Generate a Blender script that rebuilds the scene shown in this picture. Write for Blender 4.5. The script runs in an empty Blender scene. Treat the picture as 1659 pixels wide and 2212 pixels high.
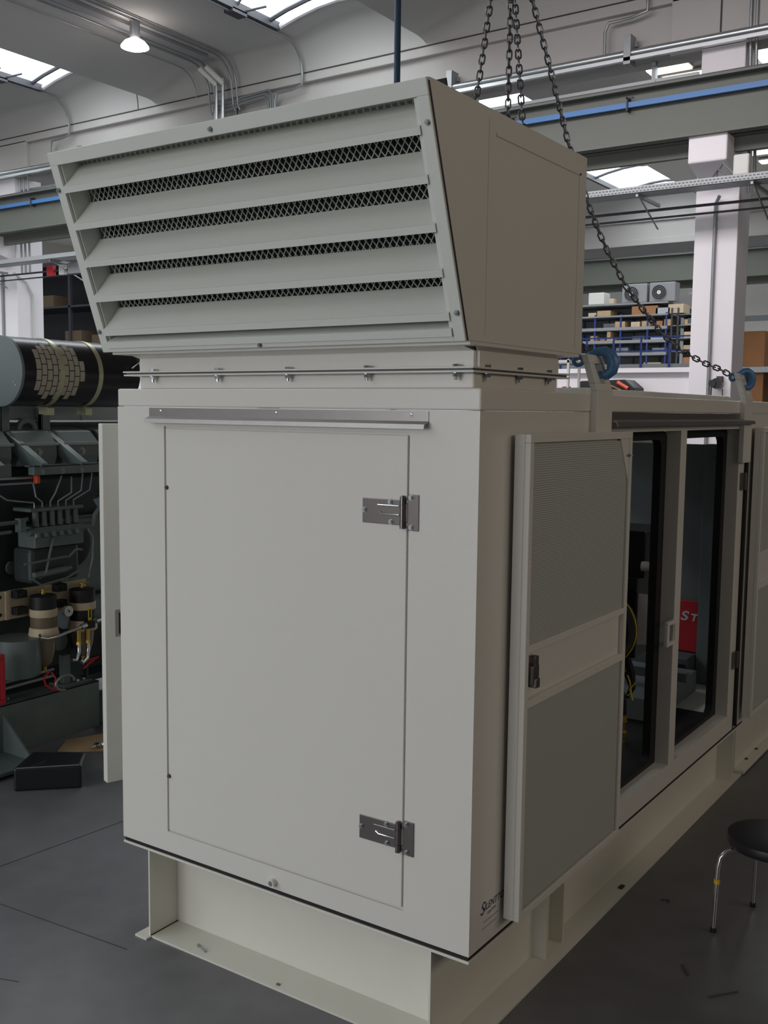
import bpy, bmesh, math, random
from mathutils import Vector, Matrix
random.seed(7)
PI = math.pi
S = bpy.context.scene
COL = S.collection

# ------------------------------------------------------------------ camera, world, light, exposure
cam_d = bpy.data.cameras.new('camera'); cam = bpy.data.objects.new('camera', cam_d); COL.objects.link(cam)
cam_d.sensor_fit = 'VERTICAL'; cam_d.sensor_height = 24.0; cam_d.lens = 24.0 * 2221.98 / 2212
cam_d.clip_start = 0.05; cam_d.clip_end = 200
RC = ((0.8255796, -0.0656815, 0.5604500), (0.5641594, 0.0750655, -0.8222465), (0.0119359, 0.9950131, 0.0990274))
M = Matrix.Identity(4)
for i in range(3):
    for j in range(3): M[i][j] = RC[i][j]
M[0][3], M[1][3], M[2][3] = 3.39503, -2.97323, 2.3
cam.matrix_world = M
S.camera = cam
S.view_settings.view_transform = 'Standard'; S.view_settings.look = 'None'; S.view_settings.gamma = 1
S.view_settings.use_curve_mapping = False
S.view_settings.exposure = 0.0
w = bpy.data.worlds.new('world'); S.world = w; w.use_nodes = True
w.node_tree.nodes['Background'].inputs[0].default_value = (0.75, 0.85, 1.0, 1)
w.node_tree.nodes['Background'].inputs[1].default_value = 1.0
SKY = 5.0          # brightness of the daylight glazing
def area(name, loc, rot, sx, sy, power, col=(1, 1, 1), spread=180):
    l = bpy.data.lights.new(name, 'AREA'); l.shape = 'RECTANGLE'; l.size = sx; l.size_y = sy; l.energy = power; l.color = col; l.spread = math.radians(spread)
    o = bpy.data.objects.new(name, l); COL.objects.link(o); o.location = loc; o.rotation_euler = rot
    return o
# area light added behind the camera for the front faces; its gate is assumed
area('front_added_light', (-1.9, -16.8, 3.2), (math.radians(88), 0, 0), 9, 5.5, 600, (1.0, 0.965, 0.965))
# warm fill light added out of view to brighten the right-hand sides
area('side_fill_light', (11.2, 2.0, 5.0), (0, math.radians(86), 0), 2.5, 10, 145, (1.0, 0.86, 0.72))
# fill lights added to brighten the near columns and the partition
area('column_fill_light', (-1.5, 5.2, 7.2), (math.radians(50), 0, 0), 6, 1.0, 95, (1.0, 0.95, 0.97), 105)
area('column_fill_light', (-12.5, 5.2, 7.2), (math.radians(50), 0, 0), 4, 1.0, 22, (1.0, 0.97, 0.95), 105)

# ------------------------------------------------------------------ materials
def mat(name, col, rough=0.5, metal=0.0, emit=None, estr=0.0, spec=0.5, bump=0, bscale=60, var=0, vscale=3, alpha=None):
    m = bpy.data.materials.new(name); m.use_nodes = True
    nt = m.node_tree; b = nt.nodes['Principled BSDF']
    b.inputs['Base Color'].default_value = (*col, 1); b.inputs['Roughness'].default_value = rough
    b.inputs['Metallic'].default_value = metal; b.inputs['Specular IOR Level'].default_value = spec
    if emit: b.inputs['Emission Color'].default_value = (*emit, 1); b.inputs['Emission Strength'].default_value = estr
    if bump or var:
        tc = nt.nodes.new('ShaderNodeTexCoord')
    if bump:
        n = nt.nodes.new('ShaderNodeTexNoise'); n.inputs['Scale'].default_value = bscale; n.inputs['Detail'].default_value = 3
        bp = nt.nodes.new('ShaderNodeBump'); bp.inputs['Strength'].default_value = bump; bp.inputs['Distance'].default_value = 0.01
        nt.links.new(tc.outputs['Object'], n.inputs['Vector']); nt.links.new(n.outputs['Fac'], bp.inputs['Height'])
        nt.links.new(bp.outputs['Normal'], b.inputs['Normal'])
    if var:
        n = nt.nodes.new('ShaderNodeTexNoise'); n.inputs['Scale'].default_value = vscale; n.inputs['Detail'].default_value = 5
        mx = nt.nodes.new('ShaderNodeMix'); mx.data_type = 'RGBA'
        mx.inputs[6].default_value = (*[c * (1 - var) for c in col], 1); mx.inputs[7].default_value = (*[min(1, c * (1 + var)) for c in col], 1)
        nt.links.new(tc.outputs['Object'], n.inputs['Vector']); nt.links.new(n.outputs['Fac'], mx.inputs[0])
        nt.links.new(mx.outputs[2], b.inputs['Base Color'])
    return m
WHITE = mat('cream_powder_coat', (0.75, 0.735, 0.68), 0.28, bump=0.06, bscale=260)
WHITE2 = mat('cream_louvre_paint', (0.72, 0.74, 0.68), 0.35, bump=0.04, bscale=260)
SKIDM = mat('cream_skid_paint', (0.76, 0.75, 0.67), 0.3, bump=0.04, bscale=120, var=0.03, vscale=6)
RUBBER = mat('black_rubber', (0.008, 0.008, 0.009), 0.55)
STEEL = mat('brushed_stainless', (0.36, 0.34, 0.33), 0.34, 0.9, var=0.08, vscale=20)
STEELD = mat('stainless_hinge', (0.21, 0.19, 0.185), 0.3, 0.85)
CHROME = mat('chrome', (0.75, 0.75, 0.75), 0.14, 1.0)
ZINC = mat('zinc_bolt', (0.42, 0.46, 0.46), 0.3, 0.9)
DARKIN = mat('interior_shade_black', (0.012, 0.013, 0.014), 0.7)
CONC = mat('painted_concrete', (0.46, 0.44, 0.425), 0.8, bump=0.05, bscale=40, var=0.05, vscale=1.2)
CONCW = mat('white_painted_concrete', (0.84, 0.80, 0.83), 0.75, var=0.03, vscale=1.0)
ROOF = mat('roof_concrete', (0.45, 0.44, 0.425), 0.85, var=0.05, vscale=0.6)
GREEN = mat('crane_beam_green_grey', (0.125, 0.132, 0.112), 0.55, var=0.08, vscale=1.5)
BLUEP = mat('blue_conductor_bar', (0.05, 0.17, 0.42), 0.45)
GALV = mat('galvanised_steel', (0.52, 0.54, 0.55), 0.32, 0.85)
GALVD = mat('galvanised_conduit', (0.30, 0.31, 0.32), 0.4, 0.6)
DKBLUE = mat('dark_blue_pipe', (0.012, 0.045, 0.085), 0.45)
ENG = mat('engine_green_grey', (0.14, 0.178, 0.17), 0.42, var=0.2, vscale=8)
ENGD = mat('engine_dark_green_grey', (0.04, 0.052, 0.052), 0.5, var=0.25, vscale=10)
ENGL = mat('engine_light_grey_sheet', (0.33, 0.36, 0.36), 0.42, 0.2)
BLACKG = mat('gloss_black_sleeve', (0.012, 0.011, 0.014), 0.28)
CAP = mat('galvanised_end_cap', (0.17, 0.20, 0.205), 0.6, 0.1, var=0.08, vscale=5)
STRAP = mat('yellow_zinc_strap', (0.55, 0.54, 0.36), 0.35, 0.6)
BEIGE = mat('filter_beige', (0.55, 0.45, 0.30), 0.5)
TAN = mat('tan_guard_mesh', (0.42, 0.38, 0.31), 0.6)
BRASS = mat('brass', (0.55, 0.38, 0.10), 0.3, 0.9)
YELLOW = mat('yellow', (0.75, 0.55, 0.03), 0.5)
RED = mat('red_paint', (0.55, 0.02, 0.03), 0.45)
ORANGE = mat('orange_plastic', (0.75, 0.10, 0.03), 0.5)
CARD = mat('cardboard', (0.48, 0.33, 0.18), 0.85, var=0.12, vscale=4)
CARD2 = mat('brown_cardboard', (0.36, 0.17, 0.08), 0.85, var=0.12, vscale=4)
CARD3 = mat('pale_cardboard', (0.58, 0.45, 0.32), 0.85, var=0.08, vscale=4)
WOOD = mat('brown_crate_board', (0.30, 0.13, 0.045), 0.7, var=0.2, vscale=3)
RACKB = mat('rack_blue', (0.02, 0.045, 0.22), 0.45)
RACKG = mat('rack_grey', (0.27, 0.27, 0.28), 0.5)
RACKD = mat('rack_dark', (0.05, 0.05, 0.06), 0.6)
CHAIN = mat('chain_steel', (0.13, 0.13, 0.14), 0.35, 0.8)
HOOK = mat('hook_blue_paint', (0.09, 0.22, 0.42), 0.4, 0.1, var=0.35, vscale=35)
IRON = mat('grey_steel_sheet', (0.16, 0.18, 0.185), 0.5, var=0.06, vscale=2)
IRON2 = mat('grey_steel_dark', (0.10, 0.11, 0.115), 0.5)
SEAT = mat('black_vinyl', (0.018, 0.017, 0.02), 0.45)
PLASTW = mat('off_white_plastic', (0.66, 0.66, 0.62), 0.5)
NAVY = mat('navy_print', (0.02, 0.022, 0.09), 0.5)
GREYP = mat('grey_print', (0.25, 0.25, 0.30), 0.5)
GLASSB = mat('amber_bowl', (0.20, 0.15, 0.10), 0.12, spec=0.8)
GLASSW = mat('skylight_glazing', (0.9, 0.95, 1.0), 0.4, emit=(0.90, 0.97, 1.0), estr=SKY)
LAMPM = mat('lit_lamp_glass', (1, 0.95, 0.9), 0.4, emit=(1.0, 0.90, 0.84), estr=7)
TUBEM = mat('warm_lit_panel', (1, 0.9, 0.7), 0.4, emit=(1.0, 0.93, 0.74), estr=4)
DIRT = mat('dark_mark', (0.05, 0.045, 0.04), 0.8)
BLACKBOX = mat('black_bin_plastic', (0.012, 0.013, 0.015), 0.4)
PAPER = mat('white_paper', (0.8, 0.8, 0.82), 0.8)
CLEAR = mat('pale_wrap', (0.45, 0.47, 0.5), 0.25)

def floor_mat():
    m = bpy.data.materials.new('polished_grey_concrete_floor'); m.use_nodes = True
    nt = m.node_tree; b = nt.nodes['Principled BSDF']; tc = nt.nodes.new('ShaderNodeTexCoord')
    n1 = nt.nodes.new('ShaderNodeTexNoise'); n1.inputs['Scale'].default_value = 0.9; n1.inputs['Detail'].default_value = 6
    n2 = nt.nodes.new('ShaderNodeTexNoise'); n2.inputs['Scale'].default_value = 7; n2.inputs['Detail'].default_value = 8
    add = nt.nodes.new('ShaderNodeMath'); add.operation = 'MULTIPLY_ADD'; add.inputs[1].default_value = 0.35
    cr = nt.nodes.new('ShaderNodeValToRGB')
    cr.color_ramp.elements[0].position = 0.35; cr.color_ramp.elements[0].color = (0.095, 0.095, 0.10, 1)
    cr.color_ramp.elements[1].position = 0.95; cr.color_ramp.elements[1].color = (0.19, 0.19, 0.20, 1)
    for n in (n1, n2): nt.links.new(tc.outputs['Object'], n.inputs['Vector'])
    nt.links.new(n2.outputs['Fac'], add.inputs[0]); nt.links.new(n1.outputs['Fac'], add.inputs[2])
    nt.links.new(add.outputs[0], cr.inputs['Fac']); nt.links.new(cr.outputs['Color'], b.inputs['Base Color'])
    b.inputs['Roughness'].default_value = 0.36
    bp = nt.nodes.new('ShaderNodeBump'); bp.inputs['Strength'].default_value = 0.05
    nt.links.new(n2.outputs['Fac'], bp.inputs['Height']); nt.links.new(bp.outputs['Normal'], b.inputs['Normal'])
    return m
FLOOR = floor_mat()
TRAY = mat('dull_galvanised_tray', (0.36, 0.37, 0.38), 0.5, 0.3)

def perf_mat(name, pitch, r, ca, cb):
    # perforated sheet: hexagonal grid of round holes in the object's YZ plane
    m = bpy.data.materials.new(name); m.use_nodes = True; nt = m.node_tree; L = nt.links; b = nt.nodes['Principled BSDF']
    tc = nt.nodes.new('ShaderNodeTexCoord'); sx = nt.nodes.new('ShaderNodeSeparateXYZ'); L.new(tc.outputs['Object'], sx.inputs[0])
    def mth(op, a, v=None, clampv=None):
        n = nt.nodes.new('ShaderNodeMath'); n.operation = op
        if isinstance(a, (int, float)): n.inputs[0].default_value = a
        else: L.new(a, n.inputs[0])
        if v is not None:
            if isinstance(v, (int, float)): n.inputs[1].default_value = v
            else: L.new(v, n.inputs[1])
        return n.outputs[0]
    ds = []
    for off in (0.0, 0.5):
        a = mth('SUBTRACT', mth('FRACT', mth('ADD', mth('MULTIPLY', sx.outputs['Y'], 1 / pitch), off)), 0.5)
        c = mth('MULTIPLY', mth('SUBTRACT', mth('FRACT', mth('ADD', mth('MULTIPLY', sx.outputs['Z'], 1 / (pitch * 1.732)), off)), 0.5), 1.732)
        ds.append(mth('ADD', mth('MULTIPLY', a, a), mth('MULTIPLY', c, c)))
    d = mth('SQRT', mth('MINIMUM', ds[0], ds[1])); h = mth('LESS_THAN', d, r)
    mx = nt.nodes.new('ShaderNodeMix'); mx.data_type = 'RGBA'; mx.inputs[6].default_value = (*ca, 1); mx.inputs[7].default_value = (*cb, 1)
    L.new(h, mx.inputs[0]); L.new(mx.outputs[2], b.inputs['Base Color']); b.inputs['Roughness'].default_value = 0.5
    return m
PERF = perf_mat('perforated_door_lining', 0.0095, 0.33, (0.62, 0.63, 0.57), (0.24, 0.26, 0.25))

# ------------------------------------------------------------------ mesh helpers
class MB:
    def __init__(s): s.bm = bmesh.new()
    def box(s, x0, x1, y0, y1, z0, z1, mtx=None):
        vs = [s.bm.verts.new(Vector(p)) for p in ((x0, y0, z0), (x1, y0, z0), (x1, y1, z0), (x0, y1, z0), (x0, y0, z1), (x1, y0, z1), (x1, y1, z1), (x0, y1, z1))]
        if mtx:
            for v in vs: v.co = mtx @ v.co
        for f in ((0, 3, 2, 1), (4, 5, 6, 7), (0, 1, 5, 4), (1, 2, 6, 5), (2, 3, 7, 6), (3, 0, 4, 7)): s.bm.faces.new([vs[i] for i in f])
        return s
    def prism(s, pts, d):
        # closed polygon pts (3D list) extruded by vector d
        d = Vector(d); a = [s.bm.verts.new(Vector(p)) for p in pts]; b = [s.bm.verts.new(Vector(p) + d) for p in pts]; n = len(pts)
        s.bm.faces.new(a); s.bm.faces.new(b[::-1])
        for i in range(n): s.bm.faces.new([a[i], b[i], b[(i + 1) % n], a[(i + 1) % n]])
        return s
    def tube(s, pts, r, n=8, cap=True, closed=False):
        pts = [Vector(p) for p in pts]; N = len(pts); rings = []
        rr = r if isinstance(r, (list, tuple)) else [r] * N
        up = None
        for i, p in enumerate(pts):
            if closed: t = (pts[(i + 1) % N] - pts[i - 1])
            else: t = pts[min(i + 1, N - 1)] - pts[max(i - 1, 0)]
            t.normalize()
            if up is None:
                up = Vector((0, 0, 1)) if abs(t.z) < 0.9 else Vector((1, 0, 0))
            a = t.cross(up)
            if a.length < 1e-6: a = t.orthogonal()
            a.normalize(); b = a.cross(t).normalized(); up = b
            rings.append([s.bm.verts.new(p + (a * math.cos(2 * PI * k / n) + b * math.sin(2 * PI * k / n)) * rr[i]) for k in range(n)])
        M_ = N if closed else N - 1
        for i in range(M_):
            A, B = rings[i], rings[(i + 1) % N]
            for k in range(n): s.bm.faces.new([A[k], A[(k + 1) % n], B[(k + 1) % n], B[k]])
        if cap and not closed: s.bm.faces.new(rings[0][::-1]); s.bm.faces.new(rings[-1])
        return s
    def cyl(s, a, b, r, n=20): return s.tube([a, b], r, n)
    def lathe(s, c, prof, n=28, axis='Z', mtx=None):
        # prof: list of (radius, height) from bottom to top, closed with caps
        rings = []
        for r, h in prof:
            ring = []
            for k in range(n):
                x, y = r * math.cos(2 * PI * k / n), r * math.sin(2 * PI * k / n)
                p = Vector((x, y, h)) if axis == 'Z' else (Vector((x, -h, y)) if axis == 'Y' else Vector((h, x, y)))
                if mtx: p = mtx @ p
                ring.append(s.bm.verts.new(p + Vector(c)))
            rings.append(ring)
        for A, B in zip(rings, rings[1:]):
            for k in range(n): s.bm.faces.new([A[k], A[(k + 1) % n], B[(k + 1) % n], B[k]])
        s.bm.faces.new(rings[0][::-1]); s.bm.faces.new(rings[-1]); return s
    def hexbolt(s, c, ax, r=0.008, h=0.007):
        # hexagon head with a washer, standing out along unit vector ax
        ax = Vector(ax); c = Vector(c)
        s.tube([c, c + ax * 0.002], r * 1.35, 14); s.tube([c + ax * 0.002, c + ax * (h + 0.002)], r, 6)
        s.tube([c + ax * (h + 0.002), c + ax * (h + 0.004)], r * 0.55, 10); return s
    def frame(s, x0, x1, a0, a1, b0, b1, t, axis='x'):
        # rectangular frame of width t; the plane is (y,z) for axis x, (x,z) for axis y
        def bx(u0, u1, v0, v1):
            if axis == 'x': s.box(x0, x1, u0, u1, v0, v1)
            else: s.box(u0, u1, x0, x1, v0, v1)
        bx(a0, a1, b0, b0 + t); bx(a0, a1, b1 - t, b1); bx(a0, a0 + t, b0 + t, b1 - t); bx(a1 - t, a1, b0 + t, b1 - t); return s
    def build(s, name, m, parent=None, smooth=False, bevel=0, seg=2):
        bmesh.ops.recalc_face_normals(s.bm, faces=s.bm.faces)
        me = bpy.data.meshes.new(name); s.bm.to_mesh(me); s.bm.free()
        if isinstance(m, (list, tuple)):
            for q in m: me.materials.append(q)
        else: me.materials.append(m)
        if smooth:
            for p in me.polygons: p.use_smooth = True
        o = bpy.data.objects.new(name, me); COL.objects.link(o)
        if smooth:
            md = o.modifiers.new('ws', 'EDGE_SPLIT'); md.split_angle = math.radians(40)
        if bevel:
            md = o.modifiers.new('bevel', 'BEVEL'); md.width = bevel; md.segments = seg; md.limit_method = 'ANGLE'; md.harden_normals = False
        if parent: adopt(o, parent)
        return o
WM = {}
def adopt(o, parent):
    o.parent = parent
    root = parent; 
    o.matrix_parent_inverse = WM.get(parent.name, Matrix.Identity(4)).inverted()
def tag(o, label, cat, group=None):
    o['label'] = label; o['category'] = cat
    if group: o['group'] = group
    return o
def bolts(spots, ax, r, h, name, m, parent):
    for c in spots: MB().hexbolt(c, ax, r, h).build(name, m, parent)
def thing(name, loc, label, cat, group=None):
    o = bpy.data.objects.new(name, None); COL.objects.link(o); o.location = loc; o.empty_display_size = 0.1
    WM[o.name] = Matrix.Translation(Vector(loc)); return tag(o, label, cat, group)
def one(mb, name, m, label, cat, group=None, **k): return tag(mb.build(name, m, **k), label, cat, group)
def struct(mb, name, m, parent=None, **k):
    o = mb.build(name, m, parent, **k)
    if not parent: o['kind'] = 'structure'
    return o
def text(name, s, m, size, mtx, parent, shear=0, ext=0.0006, align='LEFT', off=0.0):
    c = bpy.data.curves.new(name, 'FONT'); c.body = s; c.size = size; c.extrude = ext; c.shear = shear; c.offset = off; c.align_x = align; c.materials.append(m)
    o0 = bpy.data.objects.new(name, c); COL.objects.link(o0); dg = bpy.context.evaluated_depsgraph_get(); dg.update()
    me = bpy.data.meshes.new_from_object(o0.evaluated_get(dg)); bpy.data.objects.remove(o0)
    o = bpy.data.objects.new(name, me); COL.objects.link(o); o.matrix_basis = mtx
    if parent:
        o.parent = parent; o.matrix_parent_inverse = WM.get(parent.name, Matrix.Identity(4)).inverted()
    return o
def R3(cols, loc):
    m = Matrix.Identity(4)
    for j, c in enumerate(cols):
        for i in range(3): m[i][j] = c[i]
    m.translation = Vector(loc); return m

# ================================================================== THE SETTING
X0, X1, Y0, Y1 = -27.0, 12.0, -18.0, 25.0
struct(MB().box(X0, X1, Y0, Y1, -0.1, 0.0), 'floor', FLOOR)
j = MB()   # saw-cut floor joints
def joint(a, b, wd=0.005):
    a, b = Vector((*a, 0.0)), Vector((*b, 0.0)); d = (b - a).normalized(); n = Vector((-d.y, d.x, 0)) * wd / 2; z = Vector((0, 0, 0.0012))
    j.prism([a - n, b - n, b + n, a + n], z)
joint((-5.2, -0.571 - 0.0), (0.16, -0.13)); joint((-4.5, -2.2), (-0.0, -0.55), 0.004)
joint((-0.5, 6), (-1.2, -3)); joint((2.9, -2), (3.2, 8))
j.build('floor_joint', DIRT, bpy.data.objects['floor'])
struct(MB().box(X0 - .3, X0, Y0, Y1, 0, 8.3), 'wall_left', CONC)
struct(MB().box(X1, X1 + .3, Y0, Y1, 0, 8.3), 'wall_right', mat('wall_brown_grey', (0.17, 0.15, 0.13), 0.8))
struct(MB().box(X0, X1, Y1, Y1 + .3, 0, 8.3), 'wall_back', CONC)
fw = MB(); fw.box(X0, -6.6, Y0 - .3, Y0, 0, 8.3).box(2.8, X1, Y0 - .3, Y0, 0, 8.3).box(-6.6, 2.8, Y0 - .3, Y0, 6.2, 8.3)
struct(fw, 'wall_front', CONC)

# ---- roof: long wing beams with a vaulted skylight in each valley
PER = 5.52; A0 = -12.5
PROF = [(0.0, 7.93), (0.35, 8.02), (0.75, 8.09), (1.1, 8.115), (1.5, 8.09), (1.85, 8.03), (2.12, 7.96), (2.165, 7.75), (2.17, 7.575), (2.3, 7.60), (2.6, 7.68), (3.0, 7.80), (3.2, 7.86), (3.75, 7.92), (4.4, 7.93), (5.52, 7.93)]
def zprof(s):
    s = s % PER
    for (a, za), (b, zb) in zip(PROF, PROF[1:]):
        if a <= s <= b: return za + (zb - za) * (s - a) / (b - a)
    return 7.93
def roof_bay(name, ya, yb, coveA=True, coveB=True):
    mb = MB(); ys = []
    def cove(n):  # offsets and factor near an end
        return [(0.30 * (1 - math.cos(PI / 2 * k / n)), math.sin(PI / 2 * k / n)) for k in range(n + 1)]
    if coveA: ys += [(ya + o, g) for o, g in cove(7)]
    else: ys += [(ya, 1)]
    ys += [(ya + 0.70, 1), (yb - 0.72, 1)]
    if coveB: ys += [(yb - o, g) for o, g in reversed(cove(7))]
    else: ys += [(yb, 1)]
    xs = []
    for k in range(-2, 5):
        for s, z in PROF[:-1]: xs.append((A0 + PER * k + s, z, s))
    xs.append((A0 + PER * 5, 7.93, 0))
    xs = [q for q in xs if X0 - 1 <= q[0] <= X1 + 1.2]
    if xs[0][0] > X0: xs.insert(0, (X0, xs[0][1], 4.4))
    if xs[-1][0] < X1: xs.append((X1, 7.93, 4.4))
    grid = [[mb.bm.verts.new((x, y, 7.5 + (z - 7.5) * g)) for x, z, s in xs] for y, g in ys]
    ig = [i for i, q in enumerate(ys[:-1]) if abs(q[0] - (ya + 0.70)) < 1e-6][0]
    for i in range(len(ys) - 1):
        for k in range(len(xs) - 1):
            s = xs[k][2]
            if i == ig and s < 2.1 and xs[k][0] < (1.5 if ya > 9 else -2) : continue      # skylight openings
            mb.bm.faces.new([grid[i][k], grid[i][k + 1], grid[i + 1][k + 1], grid[i + 1][k]])
    o = mb.build(name, ROOF, smooth=True); o['kind'] = 'structure'
    return o
wn = [0]
def skylight(x0, ya, yb):
    wn[0] += 1; g = MB(); pr = [(s, z + 0.07) for s, z in PROF if s <= 2.12]
    for (a, za), (b, zb) in zip(pr, pr[1:]):
        vs = [g.bm.verts.new(p) for p in ((x0 + a, ya, za), (x0 + b, ya, zb), (x0 + b, yb, zb), (x0 + a, yb, za))]; g.bm.faces.new(vs)
    o = g.build('window_%d' % wn[0], GLASSW); o['kind'] = 'structure'
    f = MB()
    n = int((yb - ya) / 1.9)
    for i in range(n + 1):
        y = yb - 0.22 - i * 1.9
        if y < ya: break
        f.tube([(x0 + a, y, za - 0.03) for a, za in pr], 0.035, 6)
    f.box(x0 - 0.02, x0 + 0.05, ya, yb, 7.90, 8.02)
    f.build('window_frame', RACKD, o)
    m2 = MB(); m2.tube([(x0 + a, yb + 0.01, za - 0.05) for a, za in pr], 0.04, 8)
    m2.build('window_kerb', CONCW, o)
BAYS = [('ceiling', -4.0, 10.0, True, True), ('ceiling_back', 10.55, 24.0, True, True), ('ceiling_front', -18.0, -4.0, False, True)]
for nm, ya, yb, ca, cb in BAYS:
    roof_bay(nm, ya, yb, ca, cb)
    for k in (-2, -1, 0, 1, 2):
        if k < 2 or ya > 9: skylight(A0 + PER * k, ya + 0.70, yb - 0.72)
# ---- main girders resting on the columns
def girder(name, y):
    g = MB(); g.box(X0, X1, y + 0.10, y + 0.45, 6.75, 7.5); g.box(X0, X1, y, y + 0.55, 7.36, 7.52)
    for xc in (-28.55, -14.55, -0.6, 13.4):
        for s, e in ((xc + 0.62, xc + 13.4),):
            g.box(max(X0, s), min(X1, e), y + 0.03, y + 0.10, 6.75, 6.92)
        g.box(max(X0, xc - 0.62), min(X1, xc + 0.62), y, y + 0.12, 6.72, 7.4) if xc + .6 > X0 and xc - .6 < X1 else None
    o = g.build(name, CONC, bevel=0.012); o['kind'] = 'structure'; return o
girder('trim_1', 10.0); girder('trim_2', 24.0)
# joints in the girder ends over the columns
g = MB(); g.box(-0.61, -0.59, 9.993, 10.0, 6.75, 7.36).box(-8.45, -8.43, 9.993, 10.0, 6.95, 7.36); g.box(X0, X1, 9.985, 9.999, 7.488, 7.502); struct(g, 'trim_3', DIRT)
for k in (-1, 0, 1, 2):
    x = A0 + PER * k + 1.72; zz = zprof(1.72)
    MB().tube([(x, 9.3, zz - 0.002)] + [(x, 10.0 - 0.30 * (1 - math.cos(a)), 7.5 + (zz - 7.5) * math.sin(a) - 0.004) for a in [PI / 2 * q / 7 for q in range(7, -1, -1)]], 0.009, 5).build('roof_joint', DIRT, bpy.data.objects['ceiling'])
# ---- columns
def column(xr, y, label, w_=0.50, d=0.5, corbel=True, wdt=None):
    c = MB(); c.box(xr - w_, xr, y, y + d, 0, 6.75)
    o = c.build('column', CONCW, bevel=0.012)
    tag(o, label, 'column', None)
    if corbel:
        k = MB(); xc_ = xr - w_ + 0.06; k.prism([(xc_, y - 0.55, 5.255), (xc_, y - 0.55, 5.575), (xc_, y, 5.575), (xc_, y, 5.11)], (w_ - 0.07, 0, 0))
        k.build('corbel', CONCW, o, bevel=0.02)
    return o
column(-0.29, 10.0, 'white square concrete column with corbel and wall conduit, beside the hose reel', 0.53, 0.5)
column(-14.3, 10.0, 'cream concrete column at the far left behind the black silencer', 0.60, 0.62)
column(-0.6, 24.5 - 0.6, 'far white column under the second crane beam, hidden by the nearer column', 0.5, 0.5)
column(-9.6, 23.9, 'pale column beside the chain, under the far crane beam', 0.5, 0.5)
# ---- crane runway beams
def crane(y, label, zo=0.0, xa=X0, xb=X1, bar=True):
    t = thing('crane_beam', (0, y, 5.6), label, 'crane beam')
    b = MB(); b.box(xa, xb, y + 0.10, y + 0.13, 5.56 + zo, 6.22 + zo); b.box(xa, xb, y - 0.03, y + 0.25, 6.215 + zo, 6.245 + zo); b.box(xa, xb, y - 0.06, y + 0.36, 5.56 + zo, 5.585 + zo)
    b.box(xa, xb, y + 0.28, y + 0.36, 5.40 + zo, 5.56 + zo)
    b.build('beam', GREEN, t)
    r = MB(); r.box(xa, xb, y + 0.06, y + 0.12, 6.245 + zo, 6.285 + zo); r.build('rail', RACKD, t)
    if bar:
        p = MB(); p.box(xa, xb, y + 0.01, y + 0.06, 6.02 + zo, 6.085 + zo); p.build('conductor_bar', BLUEP, t)
        for i, x in enumerate([-15.6, -13.1, -10.2, -7.5, -4.9, -3.15, -1.55, 0.6]):
            h = MB(); h.box(x, x + 0.02, y - 0.01, y + 0.10, 5.98 + zo, 6.14 + zo).box(x, x + 0.09, y - 0.01, y + 0.01, 6.12 + zo, 6.14 + zo); h.build('bar_hanger', RACKD, t)
crane(9.45, 'long grey-green steel crane beam with blue conductor bar, crossing in front of the near columns')
crane(23.4, 'second grey-green crane beam, far away above the storage racks', 0.12, bar=False)
# ---- trunking pipes under the near girder
def run(name, pts, r, m, label, cat, n=12, group=None):
    return one(MB().tube(pts, r, n), name, m, label, cat, group, smooth=True)
t = thing('busbar_trunking', (0, 9.86, 6.78), 'shiny galvanised conduit pipe running along the underside of the girder, with clamps', 'pipe')
MB().tube([(X0, 9.86, 6.80), (X1, 9.86, 6.80)], 0.045, 14).build('pipe', GALV, t, smooth=True)
MB().box(X0, X1, 9.80, 9.86, 6.70, 6.745).build('rail', GALV, t)
for x in (-12.2, -4.35, -1.75, 1.2):
    c = MB(); c.box(x, x + 0.09, 9.80, 9.99, 6.66, 7.02).box(x - 0.03, x + 0.12, 9.94, 9.99, 6.90, 6.96); c.build('clamp', GALVD, t)
t = thing('lighting_rail', (0, 9.86, 6.5), 'thinner lower metal rail hung below the shiny conduit, with drop brackets', 'rail')
MB().box(X0, -0.9, 10.15, 10.20, 6.46, 6.53).build('rail', GALVD, t)
for x in (-12.0, -4.1, -1.5): MB().box(x, x + 0.05, 10.14, 10.22, 6.30, 6.75).build('bracket', GALVD, t)
# ---- cable tray in front of the columns
t = thing('cable_tray', (0, 9.42, 5.0), 'long perforated galvanised cable tray below the crane beam', 'cable tray')
b = MB(); b.box(X0, X1, 9.20, 9.205, 4.93, 5.01).box(X0, X1, 9.20, 9.5, 4.93, 4.935).box(X0, X1, 9.495, 9.5, 4.93, 5.01); b.build('tray', TRAY, t)
h = MB()
for i in range(90):
    x = -3.0 + i * 0.045
    h.box(x, x + 0.026, 9.197, 9.201, 4.945, 4.957).box(x + 0.02, x + 0.046, 9.197, 9.201, 4.978, 4.990)
h.build('slot_row', IRON2, t)['kind'] = 'stuff'
for x in (-14.6, -12.3, -2.6, -1.3, 0.05):
    k = MB(); k.box(x, x + 0.03, 9.22, 10.0, 4.89, 4.93); k.tube([(x + .015, 9.3, 4.9), (x + .015, 9.98, 4.62)], 0.012, 6); k.build('bracket', GALVD, t)
c = MB(); c.tube([(X0, 9.6, 4.80), (-3, 9.6, 4.78), (X1, 9.6, 4.80)], 0.018, 6).tube([(X0, 9.7, 4.73), (-3, 9.7, 4.70), (X1, 9.7, 4.73)], 0.014, 6); c.build('cable', RACKD, t)
t = one(MB().box(-0.18, 0.0, 9.30, 9.38, 5.02, 5.26), 'junction_box', PLASTW, 'small off-white junction box on top of the cable tray by the right column', 'junction box', bevel=0.02)
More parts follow.
